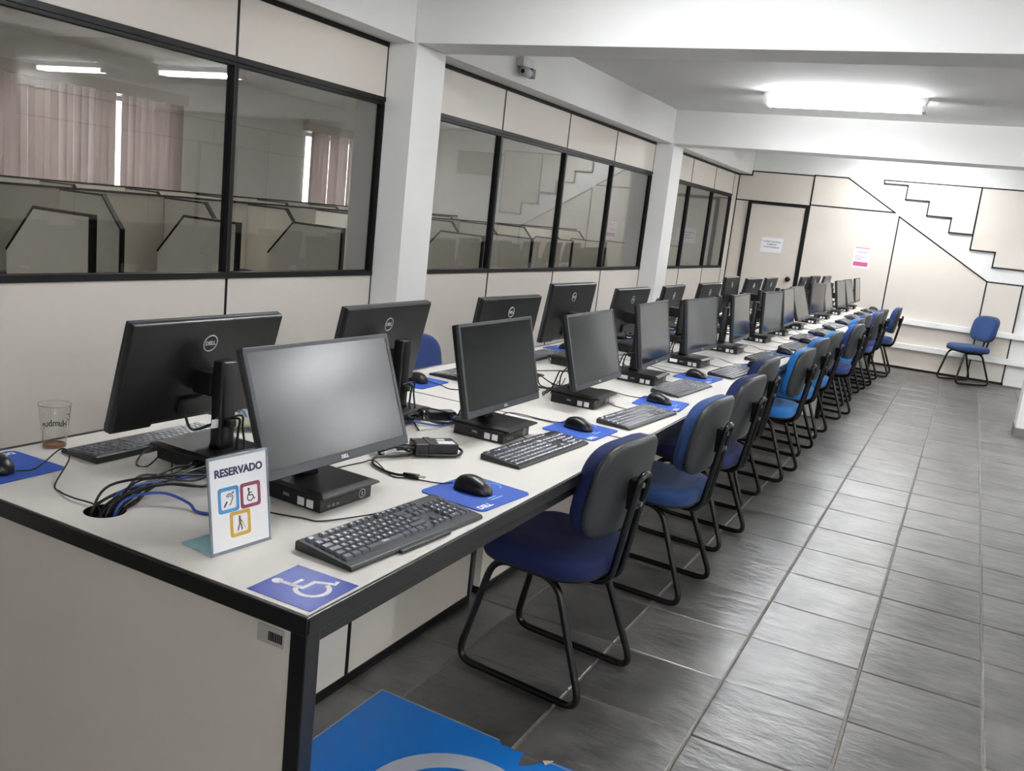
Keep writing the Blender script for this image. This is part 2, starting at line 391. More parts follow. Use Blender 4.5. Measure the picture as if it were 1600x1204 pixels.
for p in BPAN:
    for a, b in zip(p, p[1:]+p[:1]):
        if abs(a[1]+0.75) < 0.01 and abs(b[1]+0.75) < 0.01: continue
        if abs(a[0]+0.09) < 0.08 and abs(b[0]+0.09) < 0.08 and abs(a[1]-b[1]) < 0.06: continue
        k = tuple(sorted((a,b)))
        if k in seen: continue
        seen.add(k); strip(a, b)
strip((-1.22,-0.735),(1.445,-0.735), 0.03); strip((-2.21,-0.735),(-2.03,-0.735), 0.03)
# door in the back partition
door = tag(obj('door_1', None, None, (0,0,0)), kind='structure')
obj('leaf', MB().box(-1.985, -1.262, YB-0.04, YB-0.005, 0.012, DZ+1.175).mesh('leaf', M_PAN, bevel=0.002), door)
jm = MB().box(-2.03, -1.985, YB-0.05, YB-0.002, 0, DZ+1.215).box(-1.262, -1.217, YB-0.05, YB-0.002, 0, DZ+1.215).box(-1.985, -1.262, YB-0.05, YB-0.002, DZ+1.175, DZ+1.215)
obj('frame', jm, door, mt=M_TRIM)
kb = MB(); prof = [(0.0,0.012),(0.005,0.028),(0.02,0.03),(0.03,0.014),(0.045,0.014),(0.052,0.03),(0.07,0.034),(0.084,0.022),(0.086,0.001)]
kb.rings([[(-1.335+r*math.cos(2*PI*i/16), YB-0.04-d, DZ+0.21+r*math.sin(2*PI*i/16)) for i in range(16)] for d,r in prof])
obj('knob', kb, door, mt=mat('dark_knob', (44,38,34), 0.25, metal=0.7))
# white cable ducts running along the back wall
for z, nm in ((0.62, 'upper'), (0.30, 'lower')):
    d = MB().box(0.0, XR, YB-0.10, YB-0.029, z-0.035, z+0.035).mesh('duct', M_LAMPW, bevel=0.006)
    o = tag(obj('cable_duct', d), 'long white cable duct, %s of the two along the back wall' % nm, 'duct')
# right and front wall, with their partition panels
wall_right = struct('wall_right', MB().box(XR, XR+0.15, YF, YB, 0, ZC-0.001), M_WHITE)
for k in range(12):
    a = YF + 0.05 + k*1.2; b = min(a+1.19, YB-0.05)
    obj('panel', MB().box(XR-0.03, XR-0.001, a, b, 0.05, 1.97), wall_right, mt=M_PAN)
    obj('panel', MB().box(XR-0.03, XR-0.001, a, b, 1.985, 2.31), wall_right, mt=M_PAN)
    obj('profile', MB().box(XR-0.034, XR-0.001, b, b+0.012, 0.0, 2.31), wall_right, mt=M_TRIM)
obj('profile', MB().box(XR-0.034, XR-0.001, YF, YB-0.05, 1.97, 1.985), wall_right, mt=M_TRIM)
obj('profile', MB().box(XR-0.034, XR-0.001, YF, YB-0.05, 2.31, 2.33), wall_right, mt=M_TRIM)
d2 = tag(obj('door_2', None), kind='structure')
obj('leaf', MB().box(XR-0.07, XR-0.035, 8.95, 9.67, 0.01, 1.95), d2, mt=M_PAN)
obj('frame', MB().box(XR-0.08, XR-0.035, 8.91, 8.95, 0, 1.99).box(XR-0.08, XR-0.035, 9.67, 9.71, 0, 1.99).box(XR-0.08, XR-0.035, 8.95, 9.67, 1.95, 1.99), d2, mt=M_TRIM)
wall_front = struct('wall_front', MB().box(XF-0.2, XR+0.2, YF-0.15, YF, 0, ZC-0.001), M_WHITE)

# ---------------------------------------------------------------- lamps
def lamp(x, y, label, n=1):
    t = thing('fluorescent_light', label, 'ceiling light', (x, y, ZC), group='fluorescent ceiling lights')
    obj('housing', MB().frustum((-0.60,0.60,-0.06,0.06), (-0.62,0.62,-0.085,0.085), -0.055, -0.001), t, mt=M_LAMPW)
    for s in (-1, 1):
        obj('end_cap', MB().box(s*0.60-0.018, s*0.60+0.018, -0.075, 0.075, -0.105, -0.056).mesh('end_cap', M_LAMPW, bevel=0.004), t)
        tb = MB().tube([(-0.578, s*0.042, -0.088), (0.578, s*0.042, -0.088)], 0.015, 10)
        obj('tube', tb, t, mt=M_TUBEL)
    return t
lamp(-0.27, 6.55, 'lit twin-tube ceiling light between the two white beams')
lamp(0.0, 10.55, 'lit ceiling light beyond the far beam near the back wall')
lamp(0.9, 8.6, 'added fill light hidden behind the far beam, nearer the desks')  # added out of sight to brighten the back wall
for y, nm in ((-2.4,'bay behind the near desk end, added as fill'), (1.4,'near bay'), (6.35,'middle bay')):  # row behind the near desk end is added fill for the end panel
    for x, n2 in ((2.6,'beside the aisle'), (4.75,'by the right wall')):
        lamp(x, y, 'lit twin-tube ceiling light %s in the %s' % (n2, nm))
lamp(2.9, 4.25, 'added twin-tube highlight light over the aisle close to the near beam')  # added to put a soft highlight on the nearest screen
lamp(-0.27, 1.9, 'added twin-tube fill light above the nearest desk')  # added fill, out of view, to lift the near desktop
lamp(-3.55, -0.6, 'added fill light over the near carrels, close to the glass')  # unseen extra lamp, added to light the near faces of the dividers
lamp(-4.6, 4.4, 'lit ceiling light over the study carrels opposite the near windows')
lamp(-4.6, 8.6, 'lit ceiling light over the study carrels opposite the middle windows')

# ---------------------------------------------------------------- next room seen through the glass
wb = MB()                                    # far wall with two window openings
zb, zt = 1.0, 2.22
for a, b, z0, z1 in ((YF,YE,0,zb),(YF,YE,zt,ZC-0.001),(YF,2.6,zb,zt),(6.45,8.75,zb,zt),(11.3,YE,zb,zt)): wb.box(XF-0.15, XF, a, b, z0, z1)
struct('wall_far_left', wb, M_WHITE)
M_SLAT = bpy.data.materials.new('blind_fabric'); M_SLAT.use_nodes = True
_n = M_SLAT.node_tree.nodes; _l = M_SLAT.node_tree.links; _n.remove(_n['Principled BSDF'])
_d = _n.new('ShaderNodeBsdfDiffuse'); _d.inputs[0].default_value = lin((200,193,190)) + (1,)
_t = _n.new('ShaderNodeBsdfTranslucent'); _t.inputs[0].default_value = lin((176,166,163)) + (1,)
_m = _n.new('ShaderNodeMixShader'); _m.inputs[0].default_value = 0.45; _l.new(_d.outputs[0], _m.inputs[1]); _l.new(_t.outputs[0], _m.inputs[2]); _l.new(_m.outputs[0], _n['Material Output'].inputs['Surface'])
slat = MB().box(-0.0008, 0.0008, -0.045, 0.045, 0, 1.30).mesh('slat', M_SLAT)
for wi, (a, b, nm) in enumerate(((2.6,6.45,'nearer'),(8.75,11.3,'farther'))):
    w = tag(obj('window_%d' % (nwin+1+wi), None, None, (XF-0.1, (a+b)/2, zb)), kind='structure'); h = (b-a)/2
    fr = MB().box(-0.03,0.03,-h,h,0,0.05).box(-0.03,0.03,-h,h,zt-zb-0.05,zt-zb)
    k = int(round((b-a)/1.0))
    for q in range(k+1): y = -h+0.03 + q*(2*h-0.06)/k; fr.box(-0.03,0.03,y-0.03,y+0.03,0.05,zt-zb-0.05)
    obj('frame', fr, w, mt=M_ALU); obj('pane', MB().box(-0.003,0.003,-h,h,0.05,zt-zb-0.05), w, mt=M_CLEAR)
    t = thing('vertical_blind', 'pinkish white vertical blind at the %s window of the next room' % nm, 'blind', (XF+0.08, a, 0.93), group='vertical blinds in the next room')
    obj('headrail', MB().box(-0.05, 0.05, -0.1, b-a+0.1, 1.30, 1.42), t, mt=M_PAN)
    y = -0.03
    while y < b-a+0.03:
        if not (wi == 0 and 3.03 < y < 3.10) and not (wi == 1 and (y < 0.03 or 1.4 < y < 1.5)):
            obj('slat', slat, t, (0, y, 0), (0, 0, random.choice((-0.75,-0.55,-0.3,-0.15,0.0,0.15,0.24))))
        y += 0.083
# study carrels
def carrel_mesh(poly, t, mt): return MB().prism(poly, -t/2, t/2, lambda a,b,d: (a,d,b)).mesh('divider', mt)
def outline_trim(poly, skip, w, t):
    mb = MB()
    for i in range(len(poly)):
        if i in skip: continue
        a = Vector((poly[i][0],0,poly[i][1])); q = poly[(i+1)%len(poly)]; b = Vector((q[0],0,q[1])); d = (b-a); L_ = d.length; ang = math.atan2(d.z, d.x)
        M = Matrix.Translation(a) @ Matrix.Rotation(-ang, 4, 'Y'); mb.box(-0.005, L_+0.005, -t/2, t/2, -w/2, w/2, M)
    return mb.mesh('edge_trim', M_TRIM)
pA = [(0,0.72),(0,1.25),(-0.38,1.25),(-0.57,1.045),(-0.57,0.72)]
mA = carrel_mesh(pA, 0.03, M_CARR); tA = outline_trim(pA, (3,4), 0.012, 0.033)
wA = MB().box(-0.57, 0.0, -0.412, 0.412, 0.70, 0.73).mesh('worktop', M_CARR); bA = MB().box(0.0, 0.03, -0.412, 0.412, 0.0, 0.985).mesh('back_panel', M_CARR)
for k in range(12):
    y = 0.63 + 0.86*k
    t = thing('study_carrel', 'pale study carrel just behind the glass partition, %s from the near end' % ORD[k], 'carrel', (-2.50, y, 0), group='study carrels against the glass')
    obj('divider', mA, t); obj('edge_trim', tA, t); obj('worktop', wA, t, (0,0.43,0)); obj('back_panel', bA, t, (0,0.43,0))
    obj('support', MB().box(-0.03,0.03,-0.015,0.015,0,0.72), t, mt=M_CARR)
pB = [(-0.60,0.72),(-0.60,1.08),(-0.42,1.28),(0.42,1.28),(0.60,1.08),(0.60,0.72)]
mB = carrel_mesh(pB, 0.03, M_CARR); tB = outline_trim(pB, (5,), 0.012, 0.033)
wB = MB().box(-0.60, 0.60, -0.42, 0.42, 0.70, 0.73).mesh('worktop', M_CARR); bB = MB().box(-0.015, 0.015, -0.42, 0.42, 0.0, 1.285).mesh('back_panel', M_CARR)
tBb = MB().box(-0.02, 0.02, -0.42, 0.42, 1.285, 1.30).mesh('top_trim', M_TRIM)
for k in range(12):
    y = 1.10 + 0.86*k
    t = thing('double_study_carrel', 'pale back-to-back study carrel in the second row, %s from the near end' % ORD[k], 'carrel', (-4.55, y, 0), group='study carrels in the second row')
    obj('divider', mB, t); obj('edge_trim', tB, t); obj('worktop', wB, t, (0,0.42,0)); obj('back_panel', bB, t, (0,0.42,0)); obj('top_trim', tBb, t, (0,0.42,0))
for k in range(9):
    y = 3.0 + 0.86*k
    t = thing('double_study_carrel', 'pale back-to-back study carrel in the far row by the blinds, %s from the near end' % ORD[k], 'carrel', (-6.25, y, 0), group='study carrels in the far row')
    obj('divider', mB, t); obj('edge_trim', tB, t); obj('worktop', wB, t, (0,0.42,0)); obj('back_panel', bB, t, (0,0.42,0)); obj('top_trim', tBb, t, (0,0.42,0))
for y, lb in ((2.72,'left of'), (5.1,'right of')):
    s = MB().box(0, 0.05, -0.06, 0.06, 0, 0.13).mesh('box', M_SOCK, bevel=0.006)
    t = thing('socket_box', 'small white socket box on a carrel panel, %s the first window post' % lb, 'socket', (-4.533, y, 0.90))
    obj('body', s, t); obj('cover', MB().box(0.05, 0.054, -0.045, 0.045, 0.02, 0.11), t, mt=M_PAPER)

# ---------------------------------------------------------------- desks
PITCH = 1.693; NDESK = 6; XD = -1.172
def desk(k):
    y0 = k*PITCH; last = k == NDESK-1; L_ = (2.40 if last else PITCH)-0.004
    t = thing('computer_desk', 'cream double-sided computer desk with black edges, %s from the near end' % ORD[k], 'desk', (0, y0, 0), group='desks in the long double row')
    e = 0.008; e2 = 0.02
    if k == 0:                               # worktop with a round cable hole
        bm = bmesh.new(); o = [bm.verts.new(p+(DZ,)) for p in ((XD+e2,e),(-e,e),(-e,L_-0.0036),(XD+e2,L_-0.0036))]
        c = [bm.verts.new((-0.645+0.043*math.cos(2*PI*i/24), 0.105+0.043*math.sin(2*PI*i/24), DZ)) for i in range(24)]
        es = [bm.edges.new((o[i],o[(i+1)%4])) for i in range(4)] + [bm.edges.new((c[i],c[(i+1)%24])) for i in range(24)]
        bmesh.ops.triangle_fill(bm, use_beauty=True, edges=es)
        r = bmesh.ops.extrude_face_region(bm, geom=bm.faces[:]); bmesh.ops.translate(bm, vec=(0,0,-0.034), verts=[g for g in r['geom'] if isinstance(g, bmesh.types.BMVert)])
        bmesh.ops.recalc_face_normals(bm, faces=bm.faces); me = bpy.data.meshes.new('tabletop'); bm.to_mesh(me); bm.free(); me.materials.append(M_LAM); obj('tabletop', me, t)
        obj('cable_hole_liner', MB().rings([[(-0.645+0.0424*math.cos(2*PI*i/24), 0.105+0.0424*math.sin(2*PI*i/24), z) for i in range(24)] for z in (DZ-0.0005, DZ-0.2)], False, True), t, mt=M_BLK)
    else:
        obj('tabletop', MB().box(XD+e2, -e, (e if k == 0 else 0.0036), L_-(e if last else 0.0036), DZ-0.034, DZ), t, mt=M_LAM)
    for a, b, nm in ((-e, 0.0, 'edge_band'), (XD, XD+e2, 'edge_band')):
        obj(nm, MB().box(a, b, 0.0, L_, DZ-0.036, DZ-0.0005).mesh(nm, M_EDGE, bevel=0.002), t)
    if k: obj('seam_band', MB().box(XD+e2, -e, -0.0006, 0.0034, DZ-0.034, DZ+0.0002), t, mt=M_EDGE)
    if not last: obj('seam_band', MB().box(XD+e2, -e, L_-0.0034, L_+0.0006, DZ-0.034, DZ+0.0002), t, mt=M_EDGE)
    if k == 0: obj('edge_band', MB().box(XD, 0.0, -0.002, e, DZ-0.036, DZ-0.0005).mesh('edge_band', M_EDGE, bevel=0.0025), t)
    if last: obj('edge_band', MB().box(XD, 0.0, L_-e, L_, DZ-0.036, DZ-0.0005).mesh('edge_band', M_EDGE, bevel=0.002), t)
    for sx in (-0.045, XD+0.022):              # aprons under both long edges
        obj('apron', MB().box(sx, sx+0.022, 0.04, L_-0.03, DZ-0.075, DZ-0.037), t, mt=M_EDGE)
    # cross panels and legs
    ys = [0.008] if k in (0, 4) else ([L_-0.05] if last else [])
    for y in ys:
        near = (k == 0 and y < 0.1)
        a0, a1 = (XD+0.004, -0.004) if near else (XD+0.06, -0.06)
        obj('end_panel', MB().box(a0+0.02, a1-0.034, y, y+0.03, 0.01, DZ-0.037), t, mt=M_PAN)
        for xa in (a0, a1-0.036):
            obj('post', MB().box(xa, xa+0.036, y-0.004, y+0.036, 0.0, DZ-0.037).mesh('post', M_EDGE, bevel=0.003), t)
    yk = 0.05
    while yk < L_-0.06:                        # modesty panels along the middle
        y1 = min(yk+0.87, L_-0.03)
        obj('kick_panel', MB().box(-0.60, -0.572, yk, y1-0.012, 0.03, DZ-0.037), t, mt=M_PAN)
        obj('panel_strip', MB().box(-0.604, -0.568, y1-0.012, y1, 0.0, DZ-0.037), t, mt=M_TRIM)
        yk = y1
    obj('kick_strip', MB().box(-0.604, -0.566, 0.05, L_-0.03, 0.0, 0.03), t, mt=M_TRIM)
    obj('brace', MB().box(-0.565, -0.05, 0.86, 0.89, DZ-0.10, DZ-0.037), t, mt=M_EDGE)
    obj('brace', MB().box(XD+0.05, -0.605, 0.86, 0.89, DZ-0.10, DZ-0.037), t, mt=M_EDGE)
    return t
DESKS = [desk(k) for k in range(NDESK)]
# barcode label on the near end panel
t = thing('barcode_label', 'small grey barcode label under the near corner of the desk', 'label', (-0.085, 0.006, DZ-0.062))
obj('backing', MB().box(-0.03, 0.03, -0.0012, 0.0, -0.017, 0.017), t, mt=mat('label_grey', (176,172,168), 0.5))
br = MB(); x = -0.004; rnd = random.Random(3)
while x < 0.026: w = rnd.choice((0.001,0.0016,0.0024)); br.box(x, x+w, -0.0018, -0.0012, -0.009, 0.008); x += w + rnd.choice((0.001,0.0015))
obj('bars', br, t, mt=M_TRIM)

# ---------------------------------------------------------------- computers
SW, SH = 0.487, 0.287
def head_meshes():
    hw, hh = SW/2, SH/2; sl, sb, st = 0.011, 0.021, 0.010
    bz = MB(); F = lambda x: (lambda a,b,d: (d,a,b))
    f = F(0)
    bz.prism([(-hw,-hh),(hw,-hh),(hw,-hh+sb),(-hw,-hh+sb)], -0.012, 0.0, f)
    bz.prism([(-hw,hh-st),(hw,hh-st),(hw,hh),(-hw,hh)], -0.012, 0.0, f)
    bz.prism([(-hw,-hh+sb),(-hw+sl,-hh+sb),(-hw+sl,hh-st),(-hw,hh-st)], -0.012, 0.0, f)
    bz.prism([(hw-sl,-hh+sb),(hw,-hh+sb),(hw,hh-st),(hw-sl,hh-st)], -0.012, 0.0, f)
    scr = MB().prism([(-hw+sl,-hh+sb),(hw-sl,-hh+sb),(hw-sl,hh-st),(-hw+sl,hh-st)], -0.010, -0.0015, f)
    # back cover with a notch at the bottom centre
    def outl(i, nd): return [(-hw+i,-hh+i),(-0.13,-hh+i),(-0.125,-hh+nd+i),(0.125,-hh+nd+i),(0.13,-hh+i),(hw-i,-hh+i),(hw-i,hh-i),(-hw+i,hh-i)]
    bk = MB(); rs = [[(x,a,b) for a,b in outl(i,nd)] for x,i,nd in ((-0.0115,0.0005,0.0),(-0.013,0.0005,0.012),(-0.023,0.0012,0.013),(-0.027,0.005,0.012))]
    bk.rings(rs, True, True, False)
    port = MB().box(-0.038,-0.022,-0.06,0.06,-hh+0.03,-hh+0.075)
    lg = MB(); cy, cz, R = 0.0, 0.078, 0.0215
    ringp = [(cy+R*math.cos(2*PI*i/28), cz+R*math.sin(2*PI*i/28)) for i in range(28)]
    lg.tube([(-0.0275,a,b) for a,b in ringp], 0.0017, 6, closed=True)
    return bz.mesh('bezel', M_BEZ, bevel=0.0015), scr.mesh('screen', M_SCR), bk.mesh('back_cover', M_BLK2, bevel=0.002), port.mesh('vesa_mount', M_BLK, bevel=0.004), lg.mesh('logo_ring', M_SILV), \
        text_mesh('DELL', 0.0145, M_SILV, (0,-1,0), (0,0,1), (-0.0278,0,0.078), bold=0.0007), text_mesh('DELL', 0.011, M_SILV, (0,1,0), (0,0,1), (0.0003,0,-hh+0.0105), bold=0.0005)
HEAD = head_meshes()
def stand_meshes():
    b = MB().frustum((-0.112,0.108,-0.102,0.102), (-0.110,0.106,-0.100,0.100), 0.038, 0.043); b.frustum((-0.110,0.106,-0.100,0.100), (-0.098,0.088,-0.085,0.085), 0.043, 0.0475)
    c = MB(); prof = rrect(-0.020, 0.020, -0.026, 0.026, 0.009, 3)
    c.rings([[(-0.042+a*s, b_*s, z) for a,b_ in prof] for z,s in ((0.046,1.12),(0.060,1.0),(0.268,1.0),(0.272,0.93))])
    clip = MB().box(-0.078,-0.06,-0.012,0.012,0.105,0.125)
    return b.mesh('stand_base', M_BLK, bevel=0.0015), c.mesh('stand_column', M_BLK), clip.mesh('cable_clip', M_BLK, bevel=0.003)
STAND = stand_meshes()
def monitor(loc, rz, hx, hz, hyaw, tilt, label, group, matte=False):
    t = thing('monitor', label, 'monitor', loc, rz, group)
    obj('stand_base', STAND[0], t); obj('stand_column', STAND[1], t); obj('cable_clip', STAND[2], t)
    e = Matrix.Rotation(hyaw, 4, 'Z') @ Matrix.Rotation(-tilt, 4, 'Y'); eu = e.to_euler()
    p = (hx, 0, hz)
    bez = obj('bezel', HEAD[0], t, p, eu); scr_ = obj('screen', HEAD[1], t, p, eu); bk = obj('back_cover', HEAD[2], t, p, eu)
    if matte: scr_.data = scr_.data.copy(); scr_.data.materials[0] = M_SCRM
    obj('logo_print', HEAD[6], bez); obj('logo_ring', HEAD[4], bk); obj('logo_print', HEAD[5], bk)
    obj('vesa_mount', HEAD[3], t, p, eu)
    zc = min(hz-0.03, 0.24); hgx = hx - 0.024
    if hgx > -0.022: obj('hinge', MB().box(-0.026, hgx+0.004, -0.030, 0.030, zc-0.03, zc+0.03).mesh('hinge', M_BLK, bevel=0.004), t)
    return t
def pc_meshes():
    bd = MB().frustum((-0.091,0.087,-0.089,0.089), (-0.091,0.087,-0.089,0.089), 0.0015, 0.036)
    fp = MB().box(0.087,0.0915,-0.089,0.089,0.002,0.036)
    fp.box(0.0915,0.0925,-0.075,0.02,0.008,0.018)
    for i in range(22): y = -0.082+i*0.0065; fp.box(0.0915,0.0921,y,y+0.004,0.024,0.031)
    ports = MB()
    for y, w in ((-0.06,0.006),(-0.045,0.006),(-0.03,0.006)): ports.box(0.0922,0.0930,y-w,y+w-0.003,0.010,0.016)
    lg = MB().tube([(0.0925,0.055+0.0105*math.cos(2*PI*i/20),0.018+0.0105*math.sin(2*PI*i/20)) for i in range(20)], 0.0011, 5, closed=True)
    lg.box(0.0920,0.0932,0.0535,0.0565,0.013,0.0225)
    st = [MB().box(a,b,-0.0902,-0.0889,0.007,0.026).mesh('sticker', M_PAPER) for a,b in ((0.022,0.042),(0.050,0.070))]
    asset = MB().box(-0.08,-0.038,-0.0902,-0.0889,0.012,0.029).mesh('asset_label', M_PAPER)
    txt = text_mesh('DELL', 0.009, M_SILV, (1,0,0), (0,0,1), (-0.014,-0.0893,0.021), bold=0.0002)
    bp = MB()
    for y, z0, z1, w in ((-0.07,0.008,0.014,0.007),(-0.05,0.008,0.014,0.007),(-0.03,0.008,0.014,0.007),(-0.005,0.006,0.018,0.008),(0.02,0.006,0.014,0.009),(0.045,0.006,0.014,0.009)): bp.box(-0.0925,-0.0905,y-w,y+w,z0,z1)
    ant = MB().tube([(-0.091,0.075,0.024),(-0.101,0.075,0.024)], 0.0032, 8)
    return bd.mesh('case', M_BLK, bevel=0.002), fp.mesh('front_panel', M_BLK2), ports.mesh('ports', M_ALU), lg.mesh('power_logo', M_SILV), st, asset, txt, bp.mesh('rear_ports', M_ALU), ant.mesh('antenna_socket', mat('brass', (190,150,70), 0.3, metal=0.9))
PC = pc_meshes()
def minipc(loc, rz, label, group, asset):
    t = thing('mini_computer', label, 'computer', loc, rz, group)
    obj('case', PC[0], t); f = obj('front_panel', PC[1], t); obj('ports', PC[2], f); obj('power_logo', PC[3], f)
    for s in PC[4]: obj('sticker', s, t)
    if asset: obj('asset_label', PC[5], t)
    obj('logo_print', PC[6], t); obj('rear_ports', PC[7], t); obj('antenna_socket', PC[8], t)
    return t
# ---- keyboards
U = 0.0188
ROWS = [[(1,.0),(1,2.0),(1,3),(1,4),(1,5),(1,6.5),(1,7.5),(1,8.5),(1,9.5),(1,11),(1,12),(1,13),(1,14),(1,15.3),(1,16.3),(1,17.3)],
        [(1,i) for i in range(13)] + [(2,13)] + [(1,15.3),(1,16.3),(1,17.3)] + [(1,18.6+i) for i in range(4)],
        [(1.5,0)] + [(1,1.5+i) for i in range(12)] + [(1.5,13.5)] + [(1,15.3),(1,16.3),(1,17.3)] + [(1,18.6+i) for i in range(3)],
        [(1.75,0)] + [(1,1.75+i) for i in range(12)] + [(1.25,13.75)] + [(1,18.6+i) for i in range(3)],
        [(1.25,0)] + [(1,1.25+i) for i in range(11)] + [(2.75,12.25)] + [(1,16.3)] + [(1,18.6+i) for i in range(3)],
        [(1.25,0),(1.25,1.25),(1.25,2.5),(6,3.75),(1.25,9.75),(1.25,11),(1.25,12.25),(1.5,13.5)] + [(1,15.3),(1,16.3),(1,17.3)] + [(2,18.6),(1,20.6)]]
TALL = [(2, 21.6), (4, 21.6)]
LEG = [['Esc','F1','F2','F3','F4','F5','F6','F7','F8','F9','F10','F11','F12','','',''], list("'1234567890-=")+['']+['','','']+['','/','*','-'], ['']+list('QWERTYUIOP')+['´','[']+['']+['','','']+list('789'),
       ['']+list('ASDFGHJKL')+['Ç','~',']']+['']+list('456'), ['','\\']+list('ZXCVBNM')+[',','.',';','']+['']+list('123'), ['']*8+['<','v','>']+['0',',']]
def slope(x, big): return (0.012 if big else 0.010) + (0.062 - x)*(0.075 if big else 0.075)    # height over depth, user side at +x
def key_geo(mb, w, d, h, x, y, z):
    a, b, t = d/2-0.0013, w/2-0.0007, 0.0020
    mb.frustum((x-a,x+a,y-b,y+b), (x-a+t,x+a-t,y-b+t,y+b-t), z, z+h)
def kb_body(W, D_, big):
    mb = MB(); x0, x1 = -D_/2, D_/2
    prof = [(x0,0.001),(x1,0.001),(x1,slope(x1,big)-0.004),(x1-0.004,slope(x1,big)),(x0+0.004,slope(x0,big)),(x0,slope(x0,big)-0.004)]
    mb.prism([(a,b) for a,b in prof], -W/2, W/2, lambda a,b,d: (a,d,b)); return mb.mesh('keyboard_body', M_KEYB, bevel=0.0016)
def key_positions(big):
    y0 = -22.6*U/2; xt = -0.058
    for ri, row in enumerate(ROWS):
        x = xt + ri*U + (0.006 if ri else 0)
        for ki, (w, p) in enumerate(row): yield ri, ki, w*U, U, x, y0+(p+w/2)*U
    for ri, p in TALL: yield ri, -1, U, 2*U, xt + (ri+0.5)*U + 0.006, y0+(p+0.5)*U
def joined_keys(big):
    mb = MB()
    for ri, ki, w, d, x, y in key_positions(big): key_geo(mb, w, d, 0.0045 if big else 0.003, x, y, slope(x,big)-0.0005)
    return mb.mesh('keys', M_KEY, recalc=False)
KBODY = kb_body(0.44, 0.135, False); KJOIN = joined_keys(False)
KBIG = kb_body(0.452, 0.155, True)
def keyboard(loc, rz, label, group):
    t = thing('keyboard', label, 'keyboard', loc, rz, group); obj('body', KBODY, t); k = tag(obj('keys', KJOIN, t), kind='stuff'); return t
def keyboard_big(loc, rz, label, group):
    t = thing('keyboard', label, 'keyboard', loc, rz, group); obj('body', KBIG, t)
    cache = {}; lc = {}
    ang = math.atan(0.075)
    for ri, ki, w, d, x, y in key_positions(True):
        kk = (round(w,4), round(d,4))
        if kk not in cache: mb = MB(); key_geo(mb, w, d, 0.0068, 0, 0, 0); cache[kk] = mb.mesh('key', M_KEY, recalc=False)
        k = obj('key', cache[kk], t, (x, y, slope(x,True)-0.0008), (0, ang, 0))
        s = LEG[ri][ki] if ki >= 0 and ki < len(LEG[ri]) else ''
        if s:
            if s not in lc: lc[s] = text_mesh(s, 0.0085 if len(s) == 1 else 0.0055, M_LEG, (0,1,0), (-1,0,0), (-0.001,0,0.0069), bold=0.00025, ext=0.0001)
            obj('legend', lc[s], k)
    obj('wrist_lip', MB().box(0.0775, 0.088, -0.085, 0.085, 0.001, slope(0.0775,True)-0.001).mesh('wrist_lip', M_KEYB, bevel=0.002), t)
    xs = -0.058 + 5*U + 0.006; sp = slope(xs, True) + 0.0068
    obj('logo_print', text_mesh('DELL', 0.009, M_LEG, (0,1,0), (-1,0,0.075), (xs,-22.6*U/2+6.75*U,sp), bold=0.0003), t)
    for s in (-1, 1): obj('foot', MB().box(-0.06,-0.05,s*0.19-0.015,s*0.19+0.015,0.0,0.004), t, mt=M_BLK)
    return t
# ---- mouse and pad
def mouse_mesh():
    secs = []; n = 12
    for i in range(13):
        u = i/12; x = -0.056+0.112*u
        w = 0.031*(1-abs(2*u-1)**3.2)**0.42*(0.90+0.14*u) + 0.0005
        h = 0.038*(max(0.0,(math.sin(PI*min(1,(u*0.86+0.12)))))**0.62)*(1-max(0,(u-0.86)/0.14)**2*0.8)*(0.45+0.55*min(1,u/0.12)) + 0.002
        r = [(x, w*math.copysign(abs(math.cos(PI*j/n))**0.75, math.cos(PI*j/n)), 0.0015+h*math.sin(PI*j/n)**0.8) for j in range(n+1)]
        secs.append(r)
    return MB().rings(secs)
MOUSE = mouse_mesh().mesh('mouse', M_BLK2)
WHEEL = MB().tube([(-0.030,-0.004,0.026),(-0.030,0.004,0.026)], 0.009, 14).mesh('wheel', M_BEZ)
PADM = MB().prism(rrect(-0.10,0.10,-0.11,0.11,0.018), 0.0005, 0.003, lambda a,b,d: (a,b,d)).mesh('pad', M_PAD)
PADT = text_mesh('DELL', 0.024, M_PAPER, (0,1,0), (-1,0,0), (0.080,-0.072,0.0031), bold=0.001, ext=0.0002)
pl = MB(); pl.box(0.060,0.064,-0.02,0.03,0.003,0.0033); pl.box(0.050,0.053,-0.02,0.015,0.003,0.0033)
PADL = pl.mesh('print_lines', mat('pad_print', (150,190,235), 0.6))
M_PADRING = mat('pad_ring_blue', (96,150,225), 0.6)
pr_ = MB(); ribbon(pr_, arc(0.0,0.075,0.022,0,300,16), 0.005, 0.003, 0.0033, lambda a,b,d: (a,b,d)); PADR = pr_.mesh('logo_ring', M_PADRING)
def mousepad(loc, rz, label, group):
    t = thing('mouse_pad', label, 'mouse pad', loc, rz, group); obj('pad', PADM, t); obj('logo_print', PADT, t); obj('print_lines', PADL, t); obj('logo_ring', PADR, t); return t
def mouse(loc, rz, label, group):
    t = thing('mouse', label, 'mouse', loc, rz, group); obj('shell', MOUSE, t); obj('wheel', WHEEL, t); return t
def cord(root, pts, r=0.0018, name='cord', mt=None, n=6):
    me = MB().tube(spline(pts, 7), r, n).mesh(name, mt or M_CABLE); return world_child(obj(name, me), root)

